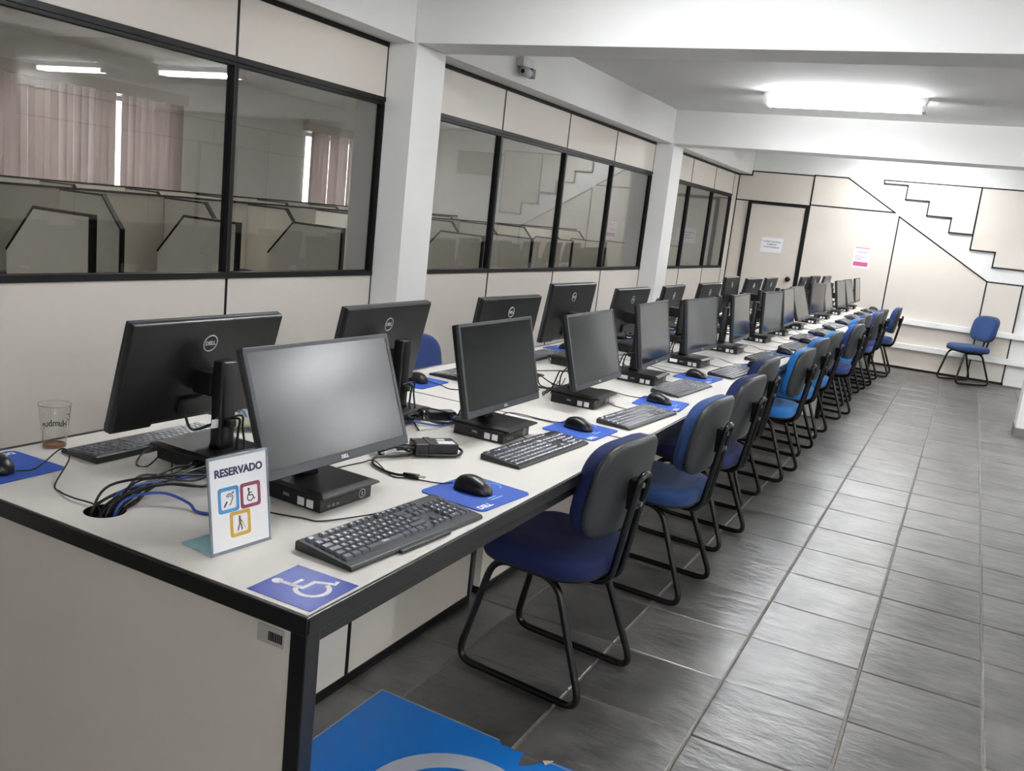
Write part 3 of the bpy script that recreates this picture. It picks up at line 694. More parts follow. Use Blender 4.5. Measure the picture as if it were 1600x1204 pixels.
# front row: measured positions of the bases and screens (desk coordinates)
FY = [0.50,1.37,2.105,2.84,3.62,4.44,5.29,5.97,6.68,7.50,8.20,9.05,9.72,10.38]
FS = [(-0.367,.242,-2.7,20),(-0.395,.231,-.4,13.4),(-0.371,.225,.5,15.4),(-0.36,.236,2.7,10),(-0.352,.227,-3.7,8),(-0.335,.223,1.7,7),(-0.31,.218,-3.4,4.2),(-0.325,.222,1.2,8),(-0.35,.222,-1.9,19),(-0.335,.228,-5.4,4),(-0.345,.226,0,14),(-0.33,.227,-2.5,11),(-0.325,.23,-1.7,15),(-0.315,.232,.5,9)]
FDY = [0.003,0.05,0.08,0.005,0.035,0.083,0.10,0.08,0.01,0.03,0.01,0.04,0.05,0.07]
KB = [(-0.118,0.43,-5),(-0.195,1.30,-4),(-0.128,2.04,-5),(-0.19,2.82,-4),(-0.14,3.58,-4),(-0.14,4.40,-4),(-0.11,5.25,-3),(-0.165,5.95,-2),(-0.14,6.64,-3),(-0.15,7.44,-2),(-0.13,8.15,-4),(-0.15,8.98,-3),(-0.14,9.66,-2),(-0.14,10.34,-3)]
MS = [(-0.135,0.805),(-0.215,1.675),(-0.16,2.40),(-0.235,3.22),(-0.085,3.92),(-0.092,4.78),(-0.095,5.62),(-0.10,6.30),(-0.12,6.98),(-0.12,7.78),(-0.12,8.52),(-0.12,9.32),(-0.12,10.00),(-0.12,10.68)]
rnd = random.Random(11)
gF = 'computers facing the aisle'
for i in range(14):
    o_ = ORD[i]; y = FY[i]; sx, sz, yw, tl = FS[i]; bx = -0.398; yw = math.radians(yw); tl = math.radians(tl)
    brz = math.radians(rnd.uniform(-3,3)) if i else math.radians(-3)
    pc = minipc((bx, y, DZ), brz, 'black mini computer under the %s aisle-side monitor from the near end' % o_, 'mini computers on the aisle side', i >= 3)
    mon = monitor((bx, y + FDY[i]*0.35, DZ), yw, sx-bx, sz, 0.0, tl, 'monitor with dark screen facing the aisle, %s from the near end' % o_, 'monitors facing the aisle', i == 0)
    kx, ky, ka = KB[i]
    if i == 0: k = keyboard_big((kx, ky, DZ), math.radians(ka), 'bulky black keyboard with raised keys beside the wheelchair sticker', 'keyboards on the aisle side')
    else: k = keyboard((kx, ky, DZ), math.radians(ka), 'slim dark keyboard on the aisle side, %s from the near end' % o_, 'keyboards on the aisle side')
    mx, my = MS[i]; mrz = math.radians(rnd.uniform(-6,6))
    prz = math.radians(rnd.uniform(-5,5)) if i else math.radians(-6)
    mousepad((mx+0.005, my+0.0, DZ), prz, 'blue mouse pad on the aisle side, %s from the near end' % o_, 'mouse pads on the aisle side')
    ms = mouse((mx-0.005, my+0.0, DZ+0.003), mrz, 'black mouse on a blue pad on the aisle side, %s from the near end' % o_, 'mice on the aisle side')
    zt_ = DZ+0.0025
    # cords
    if i == 0:
        cord(ms, [(mx-0.06,my-0.01,DZ+0.014),(mx-0.10,my-0.02,DZ+0.006),(mx-0.18,my-0.03,zt_),(-0.36,0.755,zt_),(-0.46,0.815,zt_+0.006),(-0.485,0.79,zt_),(-0.50,0.70,zt_),(-0.51,0.60,zt_)])
        cord(k, [(kx-0.07,ky+0.08,DZ+0.014),(kx-0.11,ky+0.02,DZ+0.006),(kx-0.16,ky-0.06,zt_),(-0.32,0.355,zt_),(-0.42,0.33,zt_),(-0.53,0.35,zt_),(-0.56,0.40,zt_)])
    elif i < 10:
        cord(ms, [(mx-0.06,my,DZ+0.014),(mx-0.10,my+0.01,DZ+0.006),(mx-0.16,my+0.02,zt_),(mx-0.22,my-0.10,zt_+0.03),(-0.46,my-0.16,zt_+0.02),(-0.52,my-0.25,zt_)])
        cord(k, [(kx-0.06,ky+0.06,DZ+0.014),(kx-0.10,ky+0.10,DZ+0.006),(kx-0.15,ky+0.13,zt_),(-0.38,ky+0.20,zt_),(-0.50,ky+0.15,zt_)])
    # monitor and computer cables hanging behind the stand
    if i < 12:
        X = bx-0.10
        cord(mon, [(sx-0.045,y+0.04,DZ+sz-0.09),(X+0.02,y+0.05,DZ+0.13),(X+0.0,y+0.02,DZ+0.10),(X-0.01,y+0.03,DZ+0.05),(X-0.01,y+0.06,DZ+0.018)], 0.003, 'video_cable')
        cord(mon, [(sx-0.045,y-0.04,DZ+sz-0.09),(X+0.03,y-0.05,DZ+0.12),(X+0.0,y-0.01,DZ+0.11),(X-0.02,y-0.02,DZ+0.04),(X-0.06,y+0.02,DZ+0.006),(X-0.10,y+0.12,DZ+0.005)], 0.003, 'power_cable')
        for q in range(3):
            yy = y+rnd.uniform(-.06,.06)
            cord(pc, [(bx-0.092,yy,DZ+0.012),(bx-0.12,yy+rnd.uniform(-.02,.02),DZ+rnd.uniform(.01,.05)),(bx-0.15,yy+rnd.uniform(.0,.10),DZ+rnd.uniform(.004,.03)),(bx-0.18,yy+rnd.uniform(.05,.2),DZ+0.005),(bx-0.14,yy+rnd.uniform(.12,.25),DZ+0.006+q*.004)], 0.0028, 'power_cord' if q else 'network_cable', M_CBLUE if (q == 0 and i in (1,4,7)) else M_CABLE)
# rear row, screens facing the left wall
RY = [0.514,1.26,2.213,2.914,3.723,4.509,5.40,6.15,6.85,7.60,9.55,10.0,10.52]
RS = [(-0.827,.239,-1.3,14.7),(-0.80,.242,1.6,11.2),(-0.842,.225,-3.5,8.5),(-0.86,.262,-2.2,7),(-0.84,.222,-2.4,8.6),(-0.84,.218,2.1,8.5),(-0.84,.215,-2.7,8.6),(-0.855,.245,0.9,1.5),(-0.84,.228,-3.1,8.6),(-0.84,.222,-0.9,8.6),(-0.84,.20,-2.5,8.6),(-0.80,.21,-2.6,8.6),(-0.74,.21,-1,8.6)]
for i in range(13):
    o_ = ORD[i]; y = RY[i]; sx, sz, yw, tl = RS[i]; bx = max(-0.775, sx+0.06); yw = math.radians(yw); tl = math.radians(tl)
    pc = minipc((bx, y, DZ), PI + math.radians(-4 if i == 0 else rnd.uniform(-3,3)), 'black mini computer under the %s wall-side monitor from the near end' % o_, 'mini computers on the wall side', False)
    mon = monitor((bx, y, DZ), PI+yw, bx-sx, sz, 0.0, tl, 'monitor seen from behind with round logo, facing the left wall, %s from the near end' % o_, 'monitors facing the left wall')
    if i < 8:
        kx = -1.0 + rnd.uniform(-.02,.02); ky = y + (0.0 if i == 0 else 0.03)
        k = keyboard((kx, ky, DZ), PI + math.radians(rnd.uniform(-3,3)), 'slim black keyboard on the wall side, %s from the near end' % o_, 'keyboards on the wall side')
        px, py = (-1.03, 0.115) if i == 0 else (-1.02, y-0.36)
        if i == 1: px, py = -1.06, y-0.30
        mousepad((px, py, DZ), PI+math.radians(rnd.uniform(-4,4)), 'blue mouse pad on the wall side, %s from the near end' % o_, 'mouse pads on the wall side')
        ms = mouse((px+0.01, py-0.01, DZ+0.003), PI+math.radians(rnd.uniform(-12,12)), 'black mouse on the wall side, %s from the near end' % o_, 'mice on the wall side')
        zt_ = DZ+0.0025
        if i == 0:
            cord(ms, [(px+0.07,py-0.0,DZ+0.012),(px+0.10,py+0.03,DZ+0.02),(-0.955,0.225,DZ+0.045),(-0.91,0.215,DZ+0.035),(-0.85,0.135,zt_),(-0.80,0.112,zt_),(-0.74,0.10,zt_+0.004),(-0.67,0.105,DZ+0.004),(-0.655,0.105,DZ-0.03)], 0.002)
            cord(k, [(kx+0.065,ky-0.05,DZ+0.012),(-0.90,0.42,zt_+0.01),(-0.855,0.36,zt_),(-0.825,0.37,zt_),(-0.83,0.43,zt_+0.03),(-0.80,0.42,zt_+0.02),(-0.74,0.37,zt_),(-0.70,0.36,zt_+0.01)], 0.002)
        else:
            cord(ms, [(px+0.05,py,DZ+0.014),(px+0.10,py+0.03,zt_),(px+0.18,py+0.0,zt_),(px+0.26,py+0.12,zt_),(px+0.32,py+0.2,zt_)], 0.002)
            cord(k, [(kx+0.065,ky+0.02,DZ+0.012),(kx+0.12,ky-0.06,zt_),(kx+0.2,ky-0.10,zt_),(kx+0.3,ky-0.03,zt_)], 0.002)
    X = bx+0.10
    if i < 11:
        a_ = 0.0 if i else 0.02
        cord(mon, [(sx+0.04,y-0.07,DZ+sz-0.105),(sx+0.06,y-0.06,DZ+sz-0.145),(X-0.05,y-0.02,DZ+sz-0.12),(X-0.025,y+0.02,DZ+0.125),(X-0.025,y+0.02,DZ+0.09),(X-0.02,y+0.015,DZ+0.05),(X+0.01,y+0.01,DZ+0.02)], 0.0035, 'video_cable')
        cord(mon, [(X-0.03,y-0.02,DZ+0.13),(X-0.015,y+0.02,DZ+0.135),(X-0.02,y+0.03,DZ+0.10),(X-0.01,y+0.03,DZ+0.05),(X+0.02,y-0.01,DZ+0.012),(X+0.07,y-0.06,DZ+0.006)], 0.003, 'power_cable')
        for q in range(4):
            yy = y+rnd.uniform(-.06,.06)
            cord(pc, [(bx+0.092,yy,DZ+0.012),(bx+0.12,yy+rnd.uniform(-.02,.02),DZ+rnd.uniform(.01,.06)),(bx+0.15,yy+rnd.uniform(-.1,.10),DZ+rnd.uniform(.004,.05)),(bx+0.19,yy+rnd.uniform(.0,.2),DZ+0.006),(bx+0.15,yy+rnd.uniform(.08,.25),DZ+0.007+q*.004)], 0.0028, 'power_cord' if q else 'network_cable', M_CBLUE if (q == 0 and i in (1,3)) else M_CABLE)
# white cable tag on the first rear stand
t = thing('cable_tag', 'small white paper tag tied to the stand of the nearest wall-side monitor', 'tag', (-0.712, 0.475, DZ+0.118), math.radians(20))
obj('paper', MB().prism([(-0.017,-0.010),(0.017,-0.014),(0.020,0.008),(-0.014,0.012)], -0.0006, 0.0006, lambda a,b,d: (d+0.004*a/0.02,a,b)), t, mt=M_PAPER)
obj('tie', MB().tube([(-0.002,0.0,0.011),(0.004,0.012,0.016),(-0.004,0.03,0.012)], 0.0012, 6), t, mt=M_BEZ)

# cable bundle out of the desk hole
rb = random.Random(5); hx, hy = -0.645, 0.105
for q in range(13):
    a = rb.uniform(0, 2*PI); rr = 0.034*math.sqrt(rb.random()); x0, y0 = hx+rr*math.cos(a), hy+rr*math.sin(a)
    e = rb.uniform(-0.07, 0.055); lift = rb.uniform(0.012, 0.055); m1 = rb.uniform(-0.02,0.02)
    pts = [(x0,y0,DZ-0.08),(x0,y0+0.004,DZ-0.01),(x0+m1*.4,y0+0.045,DZ+lift*0.9),(hx+0.01+e*0.6,0.235+m1,DZ+lift*0.8+0.012),(hx+0.015+e*0.9,0.33,DZ+0.012+rb.uniform(0,0.03)),(hx+0.0+e,0.43,DZ+0.010+rb.uniform(0,.025)),(-0.655+e*0.5,0.52,DZ+0.010)]
    tag(obj('cable', MB().tube(spline(pts, 7), rb.choice((0.0024,0.003,0.0036)), 7).mesh('cable', M_CABLE)), 'black cable in the bundle rising from the desk hole', 'cable', 'cables from the desk hole')
tag(obj('network_cable', MB().tube(spline([(-0.63,0.115,DZ-0.06),(-0.63,0.12,DZ+0.0),(-0.63,0.16,DZ+0.022),(-0.595,0.215,DZ+0.026),(-0.54,0.235,DZ+0.012),(-0.505,0.225,DZ+0.004),(-0.47,0.24,DZ+0.004),(-0.46,0.30,DZ+0.004),(-0.49,0.40,DZ+0.004)], 8), 0.0034, 8).mesh('network_cable', M_CBLUE)), 'blue network cable looping from the desk hole behind the reserved sign', 'cable')
tag(obj('network_cable', MB().tube(spline([(-0.655,0.118,DZ-0.06),(-0.655,0.125,DZ+0.004),(-0.66,0.17,DZ+0.03),(-0.65,0.26,DZ+0.03),(-0.625,0.36,DZ+0.028),(-0.60,0.45,DZ+0.012)], 8), 0.0034, 8).mesh('network_cable', M_CBLUE)), 'blue network cable running inside the black cable bundle', 'cable')

# reserved sign: bent acrylic holder with a printed card
t = thing('sign_holder', 'clear bent acrylic stand with printed card on the near desk', 'sign', (-0.296, 0.15, DZ), math.radians(-6))
M_ACR = mat('acrylic', (222,232,244), 0.08, trans=0.7, spec=0.6)
M_ACB = mat('acrylic_foot', (190,232,238), 0.12, trans=0.3)
ac = MB(); lean = 0.028
def sp(a, b, d): return (-lean*b/0.19 + d*0.99, a, b)
ac.prism([(-0.0725,0.0),(0.0725,0.0),(0.0725,0.19),(-0.0725,0.19)], -0.0042, -0.0012, sp)
obj('upright', ac, t, mt=M_ACR)
obj('foot', MB().box(-0.095, -0.002, -0.0725, 0.0725, 0.0003, 0.0032), t, mt=M_ACB)
card = obj('card', MB().prism([(-0.069,0.006),(0.069,0.006),(0.069,0.186),(-0.069,0.186)], -0.001, 0.0, sp), t, mt=M_PAPER)
obj('rim', MB().prism([(-0.0735,0.187),(0.0735,0.187),(0.0735,0.191),(-0.0735,0.191)], -0.004, 0.0012, sp).prism([(-0.0735,-0.0),(-0.0715,0.0),(-0.0715,0.187),(-0.0735,0.187)], -0.004, 0.0012, sp).prism([(0.0715,0.0),(0.0735,0.0),(0.0735,0.187),(0.0715,0.187)], -0.004, 0.0012, sp).prism([(-0.0735,0.0),(0.0735,0.0),(0.0735,0.004),(-0.0735,0.004)], -0.004, 0.0012, sp), t, mt=M_ACR)
vv = Vector((-lean/0.19, 0, 1)).normalized()
obj('lettering', text_mesh('RESERVADO', 0.0215, mat('ink_navy', (52,58,90), 0.6), (0,1,0), vv, (0.0004-lean*0.158/0.19, 0.0, 0.158), bold=0.0008), card)
for cy, cz, rgb, nm in ((-0.028,0.104,(74,148,206),'ear'),(0.026,0.104,(140,62,88),'chair'),(-0.002,0.052,(206,164,58),'cane')):
    mb = MB(); R = 0.0252; o1 = rrect(-R,R,-R,R,0.006); o2 = rrect(-R+0.0068,R-0.0068,-R+0.0068,R-0.0068,0.004); n = len(o1)
    f3 = lambda a,b,d,cy=cy,cz=cz: sp(a+cy, b+cz, d)
    vs = [f3(a,b,0.0006) for a,b in o1] + [f3(a,b,0.0006) for a,b in o2] + [f3(a,b,0.0) for a,b in o1]
    mb.add(vs, [(i,(i+1)%n,n+(i+1)%n,n+i) for i in range(n)] + [(2*n+i,2*n+(i+1)%n,(i+1)%n,i) for i in range(n)])
    obj('icon_frame', mb, card, mt=mat('ink_'+nm, rgb, 0.6))
    ic = MB()
    if nm == 'chair': wheelchair(ic, 0.029, f3, 0.0002, 0.0006); col = (58,48,58)
    elif nm == 'ear':
        s3 = lambda a,b,d: f3(a*0.03,b*0.03,d); col = (74,84,104)
        ribbon(ic, [(-0.08,0.20)]+arc(0.08,0.12,0.26,150,-20,12)+[(0.22,-0.14),(0.16,-0.30),(0.04,-0.36)], 0.06, 0.0002, 0.0006, s3)
        ribbon(ic, arc(0.08,0.12,0.13,170,10,8), 0.05, 0.0002, 0.0006, s3); ribbon(ic, [(-0.38,-0.44),(-0.12,-0.10)], 0.12, 0.0002, 0.0006, s3); ribbon(ic, [(0.30,0.36),(0.42,0.48)], 0.10, 0.0002, 0.0006, s3)
    else:
        s3 = lambda a,b,d: f3(a*0.031,b*0.031,d); col = (112,92,72)
        disc(ic, -0.05, 0.42, 0.075, 0.0002, 0.0006, s3, 12); ribbon(ic, [(-0.05,0.34),(-0.03,0.0)], 0.15, 0.0002, 0.0006, s3); ribbon(ic, [(-0.03,0.04),(-0.12,-0.20),(-0.22,-0.45)], 0.09, 0.0002, 0.0006, s3)
        ribbon(ic, [(-0.03,0.04),(0.08,-0.18),(0.12,-0.45)], 0.09, 0.0002, 0.0006, s3); ribbon(ic, [(0.0,0.24),(0.14,0.06)], 0.06, 0.0002, 0.0006, s3); ribbon(ic, [(0.14,0.08),(0.40,-0.42)], 0.025, 0.0002, 0.0006, s3)
    obj('icon', ic, card, mt=mat('ink_icon_'+nm, col, 0.6))
# wheelchair sticker on the desk corner
t = thing('wheelchair_sticker', 'blue square wheelchair sticker on the near desk corner', 'sticker', (-0.086, 0.090, DZ), math.radians(0.5))
obj('sheet', MB().box(-0.073, 0.073, -0.070, 0.070, 0.0004, 0.0009), t, mt=mat('sticker_blue', (42,66,168), 0.25, noise=0.12, nscale=25, bump=0.12, bscale=14))
mb = MB(); wheelchair(mb, 0.125, lambda a,b,d: (-b-0.005, a+0.008, d), 0.0009, 0.0011); obj('pictogram', mb, t, mt=M_PAPER)
# accessibility sign on the floor, torn at one side
M_SIGNB = mat('floor_sign_blue', (16,112,196), 0.35, noise=0.06, nscale=6)
t = thing('floor_sign', 'large blue accessibility sign stuck on the floor by the near desk, torn edge', 'sign', (0,0,0))
pts = [(-0.461,0.954),(-0.25,0.949),(-0.045,0.943),(-0.028,0.927),(-0.005,0.932),(0.012,0.925),(0.038,0.932),(0.044,0.900),(0.050,0.873),(0.066,0.880),(0.082,0.897),(0.094,0.915),(0.106,0.935),(0.15,0.944),(0.46,0.938),(0.46,0.05),(-0.461,0.05)]
obj('sheet', MB().prism(pts, 0.0012, 0.0022, lambda a,b,d: (a,b,d)), t, mt=M_SIGNB)
wl = MB()
for a, b in (((-0.461,0.954),(-0.045,0.943)),((-0.461,0.05),(-0.461,0.954)),((0.106,0.935),(0.46,0.938))): ribbon(wl, [a,b], 0.005, 0.0012, 0.0026, lambda a,b,d: (a,b,d))
obj('sheet_rim', wl, t, mt=mat('rim_grey', (150,152,156), 0.6))
mb = MB(); wheelchair(mb, 0.83, lambda a,b,d: (a+0.023, -b+0.451, d), 0.0022, 0.0027); obj('pictogram', mb, t, mt=mat('floor_print', (176,180,190), 0.5, noise=0.08, nscale=9))
obj('torn_flap', MB().prism([(0.10,0.925),(0.125,0.94),(0.112,0.915)], 0.003, 0.006, lambda a,b,d: (a,b,d+0.1*(b-0.915))), t, mt=mat('flap_paper', (200,186,160), 0.8))
# plastic cup with lettering and a coffee rest
cup = thing('plastic_cup', 'clear plastic cup with dark lettering and a little brown coffee left', 'cup', (-1.108, 0.318, DZ))
M_CUP = glass_mat('cup_plastic', (0.985,0.983,0.98), 1.0, 0.05)
def ringp(r, z, n=28): return [(r*math.cos(2*PI*i/n), r*math.sin(2*PI*i/n), z) for i in range(n)]
obj('wall', MB().rings([ringp(0.027,0.0005), ringp(0.0275,0.006), ringp(0.0385,0.108), ringp(0.0400,0.110), ringp(0.0392,0.113), ringp(0.0375,0.108), ringp(0.0268,0.006)], True, True), cup, mt=M_CUP)
obj('coffee', MB().rings([ringp(0.0262,0.0015), ringp(0.0268,0.007)]), cup, mt=mat('coffee', (190,140,90), 0.2, trans=0.3))
obj('coffee_ring', MB().tube(ringp(0.0270,0.007), 0.0012, 5, closed=True), cup, mt=mat('coffee_dark', (110,66,40), 0.3))
ltm = text_mesh('Humbug', 0.024, M_TRIM, (1,0,0), (0,0,1), (0,0,0), bold=0.0005, sx=0.8, shear=0.2)
for q in ltm.vertices:                       # wrap round the far side of the cup so it reads mirrored from here
    z = 0.052 + q.co.z*1.0; r = 0.0285 + (z/0.108)*0.0105; a = math.radians(142) + q.co.x/r; q.co = (r*math.cos(a), r*math.sin(a), z)
obj('lettering', ltm, cup)
ltm = text_mesh('C', 0.026, M_TRIM, (1,0,0), (0,0,1), (0,0,0), bold=0.0004)
for q in ltm.vertices:
    z = 0.072 + q.co.z*1.0; r = 0.0285 + (z/0.108)*0.0105; a = math.radians(78) + q.co.x/r; q.co = (r*math.cos(a), r*math.sin(a), z)
obj('lettering', ltm, cup)
# plastic bag between the rows
rb = random.Random(8); bag = thing('plastic_bag', 'crumpled clear plastic bag with yellowish content behind the nearest monitor', 'bag', (-0.94, 0.835, DZ), math.radians(65))
M_BAG = mat('bag_film', (226,224,196), 0.25, trans=0.35)
rs = []
for i in range(9):
    u = i/8; x = -0.10+0.20*u; w = 0.055*math.sin(PI*(0.12+0.76*u))+0.008; h = 0.045*math.sin(PI*(0.1+0.8*u))
    rs.append([(x+rb.uniform(-.004,.004), w*math.cos(2*PI*j/14)*rb.uniform(.88,1.1), 0.002+h*(0.5+0.5*math.sin(2*PI*j/14))*rb.uniform(.85,1.12)) for j in range(14)])
obj('film', MB().rings(rs), bag, mt=M_BAG)
st_ = MB().tube([(-0.02, 0.052*math.cos(PI*j/10), 0.004+0.047*math.sin(PI*j/10)) for j in range(11)], 0.004, 6); obj('blue_stripe', st_, bag, mt=mat('bag_blue', (84,136,196), 0.4))
# power adapter with coiled cord and plug
ad = thing('power_adapter', 'black power adapter with coiled cord and plug between the two nearest monitors', 'adapter', (-0.400, 1.020, DZ), math.radians(50))
obj('brick', MB().box(-0.065, 0.065, -0.035, 0.035, 0.004, 0.040).mesh('brick', M_BLK, bevel=0.004), ad)
obj('label', MB().box(0.005, 0.055, -0.030, -0.004, 0.040, 0.0408), ad, mt=M_PAPER); obj('label', MB().box(0.01, 0.035, 0.004, 0.02, 0.040, 0.0406), ad, mt=M_PAPER)
obj('strap', MB().box(-0.026, -0.004, -0.037, 0.037, 0.002, 0.042).mesh('strap', M_CABLE, bevel=0.001), ad)
for q in range(5):
    c = [(-0.075+0.022*q*.3, -0.02+0.004*q), 0.045, 0.030+q*0.002]
    cx, cy = -0.115+rb.uniform(-.006,.006), -0.005+rb.uniform(-.012,.012)
    obj('coiled_cord', MB().tube([(cx+(0.048+q*.003)*math.cos(2*PI*j/22), cy+(0.022+q*.002)*math.sin(2*PI*j/22), 0.006+0.006*q+0.006*math.sin(2*PI*j/22+q)) for j in range(22)], 0.0032, 6, closed=True), ad, mt=M_CABLE)
obj('coiled_cord', MB().tube(spline([(-0.06,-0.037,0.012),(0.0,-0.042,0.008),(0.06,-0.040,0.008),(0.085,-0.01,0.012),(0.07,0.02,0.02),(0.066,0.02,0.022)],6), 0.004, 7), ad, mt=M_CABLE)
obj('tie', MB().tube([(-0.155,-0.03,0.012),(-0.12,-0.026,0.022)], 0.006, 8), ad, mt=mat('tie_white', (220,220,220), 0.5))
obj('tie', MB().tube([(-0.16,-0.005,0.016),(-0.125,-0.002,0.028)], 0.005, 8), ad, mt=mat('tie_white', (220,220,220), 0.5))
wp = [(-0.44,0.90,DZ+0.01),(-0.47,0.84,DZ+0.012),(-0.455,0.80,DZ+0.006),(-0.40,0.772,DZ+0.005),(-0.355,0.765,DZ+0.006),(-0.33,0.773,DZ+0.007)]
world_child(obj('cord', MB().tube(spline(wp,7), 0.0036, 7).mesh('cord', M_CABLE)), ad)
pg = MB(); d = Vector((0.042,0.016,0)).normalized(); s = Vector((-d.y,d.x,0)); b0 = Vector((-0.335,0.772,DZ+0.0085))
pg.rings([[tuple(b0 + d*u + s*(w*math.cos(2*PI*j/10)) + Vector((0,0,0.006*math.sin(2*PI*j/10)))) for j in range(10)] for u,w in ((0,0.004),(0.012,0.005),(0.014,0.009),(0.034,0.010),(0.042,0.012),(0.043,0.006))])
pl_ = world_child(obj('plug', pg.mesh('plug', M_CABLE)), ad)
pn = MB()
for k in (-1,0,1): pn.tube([b0+d*0.042+s*0.006*k, b0+d*0.060+s*0.006*k], 0.0018, 6)
pq = world_child(obj('prongs', pn.mesh('prongs', mat('prong_metal', (200,196,185), 0.3, metal=0.8))), ad)

ad2 = thing('power_adapter', 'black power adapter lying in the cable tangle behind the second aisle-side monitor', 'adapter', (-0.615, 1.40, DZ), math.radians(55))
obj('brick', MB().box(-0.05, 0.05, -0.022, 0.022, 0.004, 0.030).mesh('brick', M_BLK, bevel=0.004), ad2)
obj('lead', MB().tube(spline([(0.05,0,0.017),(0.08,0.01,0.012),(0.12,-0.01,0.006),(0.15,0.02,0.006)],6), 0.003, 6), ad2, mt=M_CABLE)
obj('lead', MB().tube(spline([(-0.05,0,0.017),(-0.09,-0.02,0.02),(-0.11,0.02,0.03),(-0.08,0.05,0.012),(-0.02,0.06,0.006)],6), 0.003, 6), ad2, mt=M_CABLE)

# ---------------------------------------------------------------- chairs
def chair_parts():
    def lv(a, b, n, k=36): return superell(a, b, n, k)
    seat = MB(); rs = []
    for z, s in ((0.402,0.97),(0.407,1.0),(0.440,1.005),(0.455,0.985),(0.464,0.94),(0.469,0.80),(0.470,0.45)):
        rs.append([(-0.01+a*s, b*s, z - (0.012 if a*s < -0.12 and z > 0.44 else 0)*((-a*s-0.12)/0.08 if a*s < -0.12 else 0)) for a,b in lv(0.205,0.212,3.4)])
    seat.rings(rs)
    sh = MB(); sh.rings([[(-0.01+a*s, b*s, z) for a,b in lv(0.203,0.210,3.4)] for z,s in ((0.388,0.55),(0.390,0.88),(0.397,0.99),(0.408,1.012),(0.411,1.0))])
    def bm_(a, b, d): return (0.195 + 0.16*(b)+ d - 0.55*a*a, a, 0.682 + b)
    bk = MB(); bk.rings([[bm_(a*s, b*s, d) for a,b in lv(0.194,0.154,3.5)] for d,s in ((0.008,0.97),(-0.006,1.0),(-0.034,1.0),(-0.050,0.96),(-0.058,0.86),(-0.060,0.4))])
    bs = MB(); bs.rings([[bm_(a*s, b*s, d) for a,b in lv(0.196,0.156,3.5)] for d,s in ((-0.002,1.0),(0.010,1.012),(0.017,0.985),(0.022,0.90),(0.024,0.5))])
    loops = []
    for y in (-1, 1):
        p = [(-0.150,y*0.145,0.380),(0.085,y*0.145,0.380),(0.235,y*0.178,0.0125),(-0.235,y*0.178,0.0125)]
        loops.append(MB().tube(round_path(p, 0.065, 6, True), 0.0118, 10, closed=True).mesh('leg_loop', M_TUBE))
    cross = [MB().tube([(x,-0.15,0.378),(x,0.15,0.378)], 0.010, 8).mesh('crossbar', M_TUBE) for x in (-0.10, 0.05)]
    hp = round_path([(0.0,-0.032,0.368),(0.205,-0.032,0.366),(0.262,-0.032,0.735),(0.262,0.032,0.735),(0.205,0.032,0.366),(0.0,0.032,0.368)], 0.06, 6)
    hp = MB().tube(hp, 0.0115, 10)
    pl = MB().box(0.222,0.250,-0.028,0.028,0.62,0.715); 
    bolt = MB()
    for z in (0.64,0.70): bolt.tube([(0.25,0,z),(0.262,0,z)], 0.009, 8)
    ft = [MB().tube([(x,y*0.178-0.0,0.004),(x+0.03,y*0.178,0.004)], 0.0135, 8).mesh('glide', M_BLK) for x in (-0.17,0.14) for y in (-1,1)]
    return dict(seat=seat.mesh('seat'), seat_shell=sh.mesh('seat_shell', M_BLK), backrest=bk.mesh('backrest'), back_shell=bs.mesh('back_shell', M_SHELL), loops=loops, cross=cross, hp=hp.mesh('back_bracket', M_TUBE), pl=pl.mesh('bracket_plate', M_TUBE, bevel=0.003), bolt=bolt.mesh('bolts', M_ALU), ft=ft)
CP = chair_parts(); CM = {}
def fabric_mesh(key, m_):
    if (key, m_.name) not in CM:
        me = CP[key].copy(); me.materials.clear(); me.materials.append(m_); CM[(key, m_.name)] = me
    return CM[(key, m_.name)]
def chair(x, y, deg, m_, label, group):
    t = thing('chair', label, 'chair', (x, y, 0.002), math.radians(deg), group)
    obj('seat', fabric_mesh('seat', m_), t); obj('seat_shell', CP['seat_shell'], t); b = obj('backrest', fabric_mesh('backrest', m_), t); obj('back_shell', CP['back_shell'], t)
    for l in CP['loops']: obj('leg_loop', l, t)
    for l in CP['cross']: obj('crossbar', l, t)
    hb = obj('back_bracket', CP['hp'], t); obj('bracket_plate', CP['pl'], t); obj('bolts', CP['bolt'], hb)
    return t
gC = 'chairs along the aisle side of the desks'
CH = [(-0.125,1.405,-6,M_NAVY,'navy blue'),(-0.105,2.345,-4,M_STEEL,'steel blue'),(-0.125,3.07,-5,M_NAVY,'navy blue'),(-0.20,3.80,-4,M_NAVY,'navy blue'),(-0.125,4.56,-4,M_AZURE,'bright azure'),(-0.15,5.34,-5,M_AZURE,'bright azure'),(-0.15,6.03,-4,M_AZURE,'bright azure'),(-0.10,7.06,-6,M_DKBLUE,'dark blue'),(-0.17,7.75,-4,M_AZURE,'bright azure'),(-0.17,8.40,-5,M_DKBLUE,'dark blue'),(-0.12,9.10,-4,M_DKBLUE,'dark blue'),(-0.12,9.68,-5,M_DKBLUE,'dark blue'),(-0.02,10.40,0,M_DKBLUE,'dark blue')]
for i, (x, y, a, m_, nm) in enumerate(CH): chair(x, y, a, m_, '%s chair with black sled legs on the aisle side, %s from the near end' % (nm, ORD[i]), gC)
chair(1.0, 11.02, 38, M_STEEL, 'single blue chair standing apart in front of the back wall', 'chairs in the computer room')
chair(-1.24, 2.42, 178, M_DKBLUE, 'dark blue chair between the left wall and the desk, near the first column', 'chairs on the wall side')
chair(-1.35, 6.66, 182, M_AZURE, 'bright azure chair between the left wall and the desk, by the second column', 'chairs on the wall side')
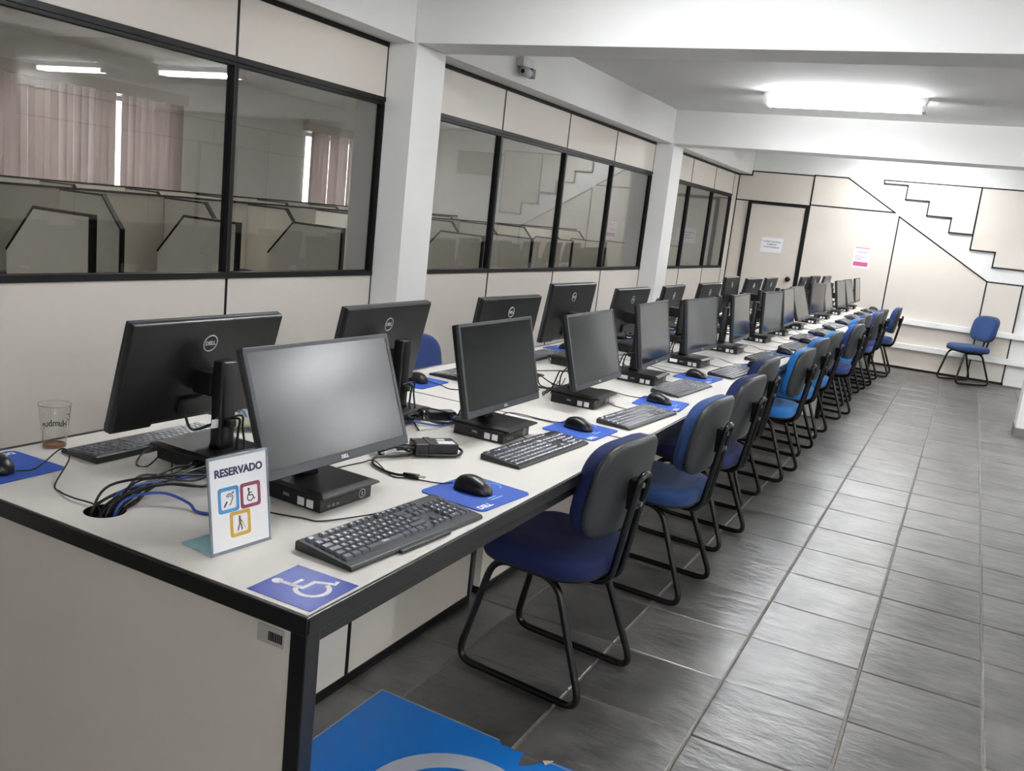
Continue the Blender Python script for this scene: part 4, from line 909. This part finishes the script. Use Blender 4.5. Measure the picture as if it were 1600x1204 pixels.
for k, (y, a) in enumerate(((1.95,10),(3.65,-15),(5.4,5))):
    chair(-3.62, y, a+180, M_NAVY, 'dark chair in the next room between the carrel rows, %s from the near end' % ORD[k], 'chairs in the next room')

# ---------------------------------------------------------------- wall things
t = thing('security_camera', 'small white security camera on the beam above the left windows', 'camera', (-2.05, 4.42, 2.36))
M_CAMW = mat('camera_white', (205,206,208), 0.45)
obj('junction_box', MB().box(0.0, 0.055, -0.085, 0.085, 0.055, 0.115).mesh('junction_box', M_CAMW, bevel=0.006), t)
cb = MB(); cb.rings([[(0.05+0.030*math.cos(2*PI*i/16), -0.075+u, 0.022+0.030*math.sin(2*PI*i/16)) for i in range(16)] for u in (0.0, 0.09)])
obj('camera_body', cb, t, mt=M_CAMW)
obj('lens', MB().rings([[(0.05+r*math.cos(2*PI*i/14), -0.078+u, 0.022+r*math.sin(2*PI*i/14)) for i in range(14)] for u,r in ((-0.001,0.014),(0.004,0.015))]), t, mt=M_BLK)
obj('bracket', MB().box(0.025, 0.075, 0.015, 0.075, -0.004, 0.056).mesh('bracket', M_BLK, bevel=0.006), t)
# notice on the door, poster on the wall
def flat_y(x0, x1, z0, z1, d): return MB().box(x0, x1, d-0.0015, d, z0, z1)
t = thing('door_notice', 'white paper notice with three text lines taped to the back door', 'notice', (-1.63, YB-0.041, DZ+0.64))
obj('sheet', MB().prism([(-0.145,-0.105),(0.145,-0.092),(0.145,0.105),(-0.145,0.098)], -0.0015, 0.0, lambda a,b,d: (a,d,b)), t, mt=M_PAPER)
M_INK = mat('ink_blue_grey', (120,122,150), 0.6)
for s, z, w in (('ACESSO RESTRITO',0.045,0.036),('SOMENTE',0.008,0.036),('FUNCIONÁRIOS',-0.029,0.036)):
    obj('text_line', text_mesh(s, w*0.8, M_INK, (1,0,0), (0,0,1), (0,-0.0022,z), bold=0.0006), t)
t = thing('poster', 'white and pink poster on the back wall right of the door', 'poster', (-0.455, YB-0.029, DZ+0.615))
obj('sheet', flat_y(-0.105,0.105,-0.14,0.135,0), t, mt=M_PAPER)
M_PINK = mat('poster_pink', (200,92,140), 0.6)
obj('pink_block', flat_y(-0.09,0.09,-0.115,-0.06,-0.0016), t, mt=M_PINK); obj('pink_bar', flat_y(-0.09,0.09,0.115,0.128,-0.0016), t, mt=mat('poster_rose', (196,120,150), 0.6))
tl = MB()
for z, a, b in ((0.075,-0.06,0.065),(0.058,-0.05,0.06),(0.02,-0.08,-0.02),(0.002,-0.08,0.04),(-0.016,-0.08,0.0),(-0.034,-0.08,0.03)): tl.box(a,b,-0.0032,-0.0016,z-0.004,z+0.004)
obj('text_lines', tl, t, mt=mat('poster_text', (176,160,190), 0.6))
t = thing('notice_board', 'brown notice board on the back wall beyond the right column', 'notice board', (1.90, YB-0.001, 2.14))
obj('board', MB().box(-0.40,0.40,-0.03,0,-0.16,0.16).mesh('board', mat('board_brown', (120,84,70), 0.6), bevel=0.003), t)
obj('rim', MB().box(-0.42,0.42,-0.036,0,0.16,0.18).box(-0.42,0.42,-0.036,0,-0.18,-0.16), t, mt=M_TRIM)
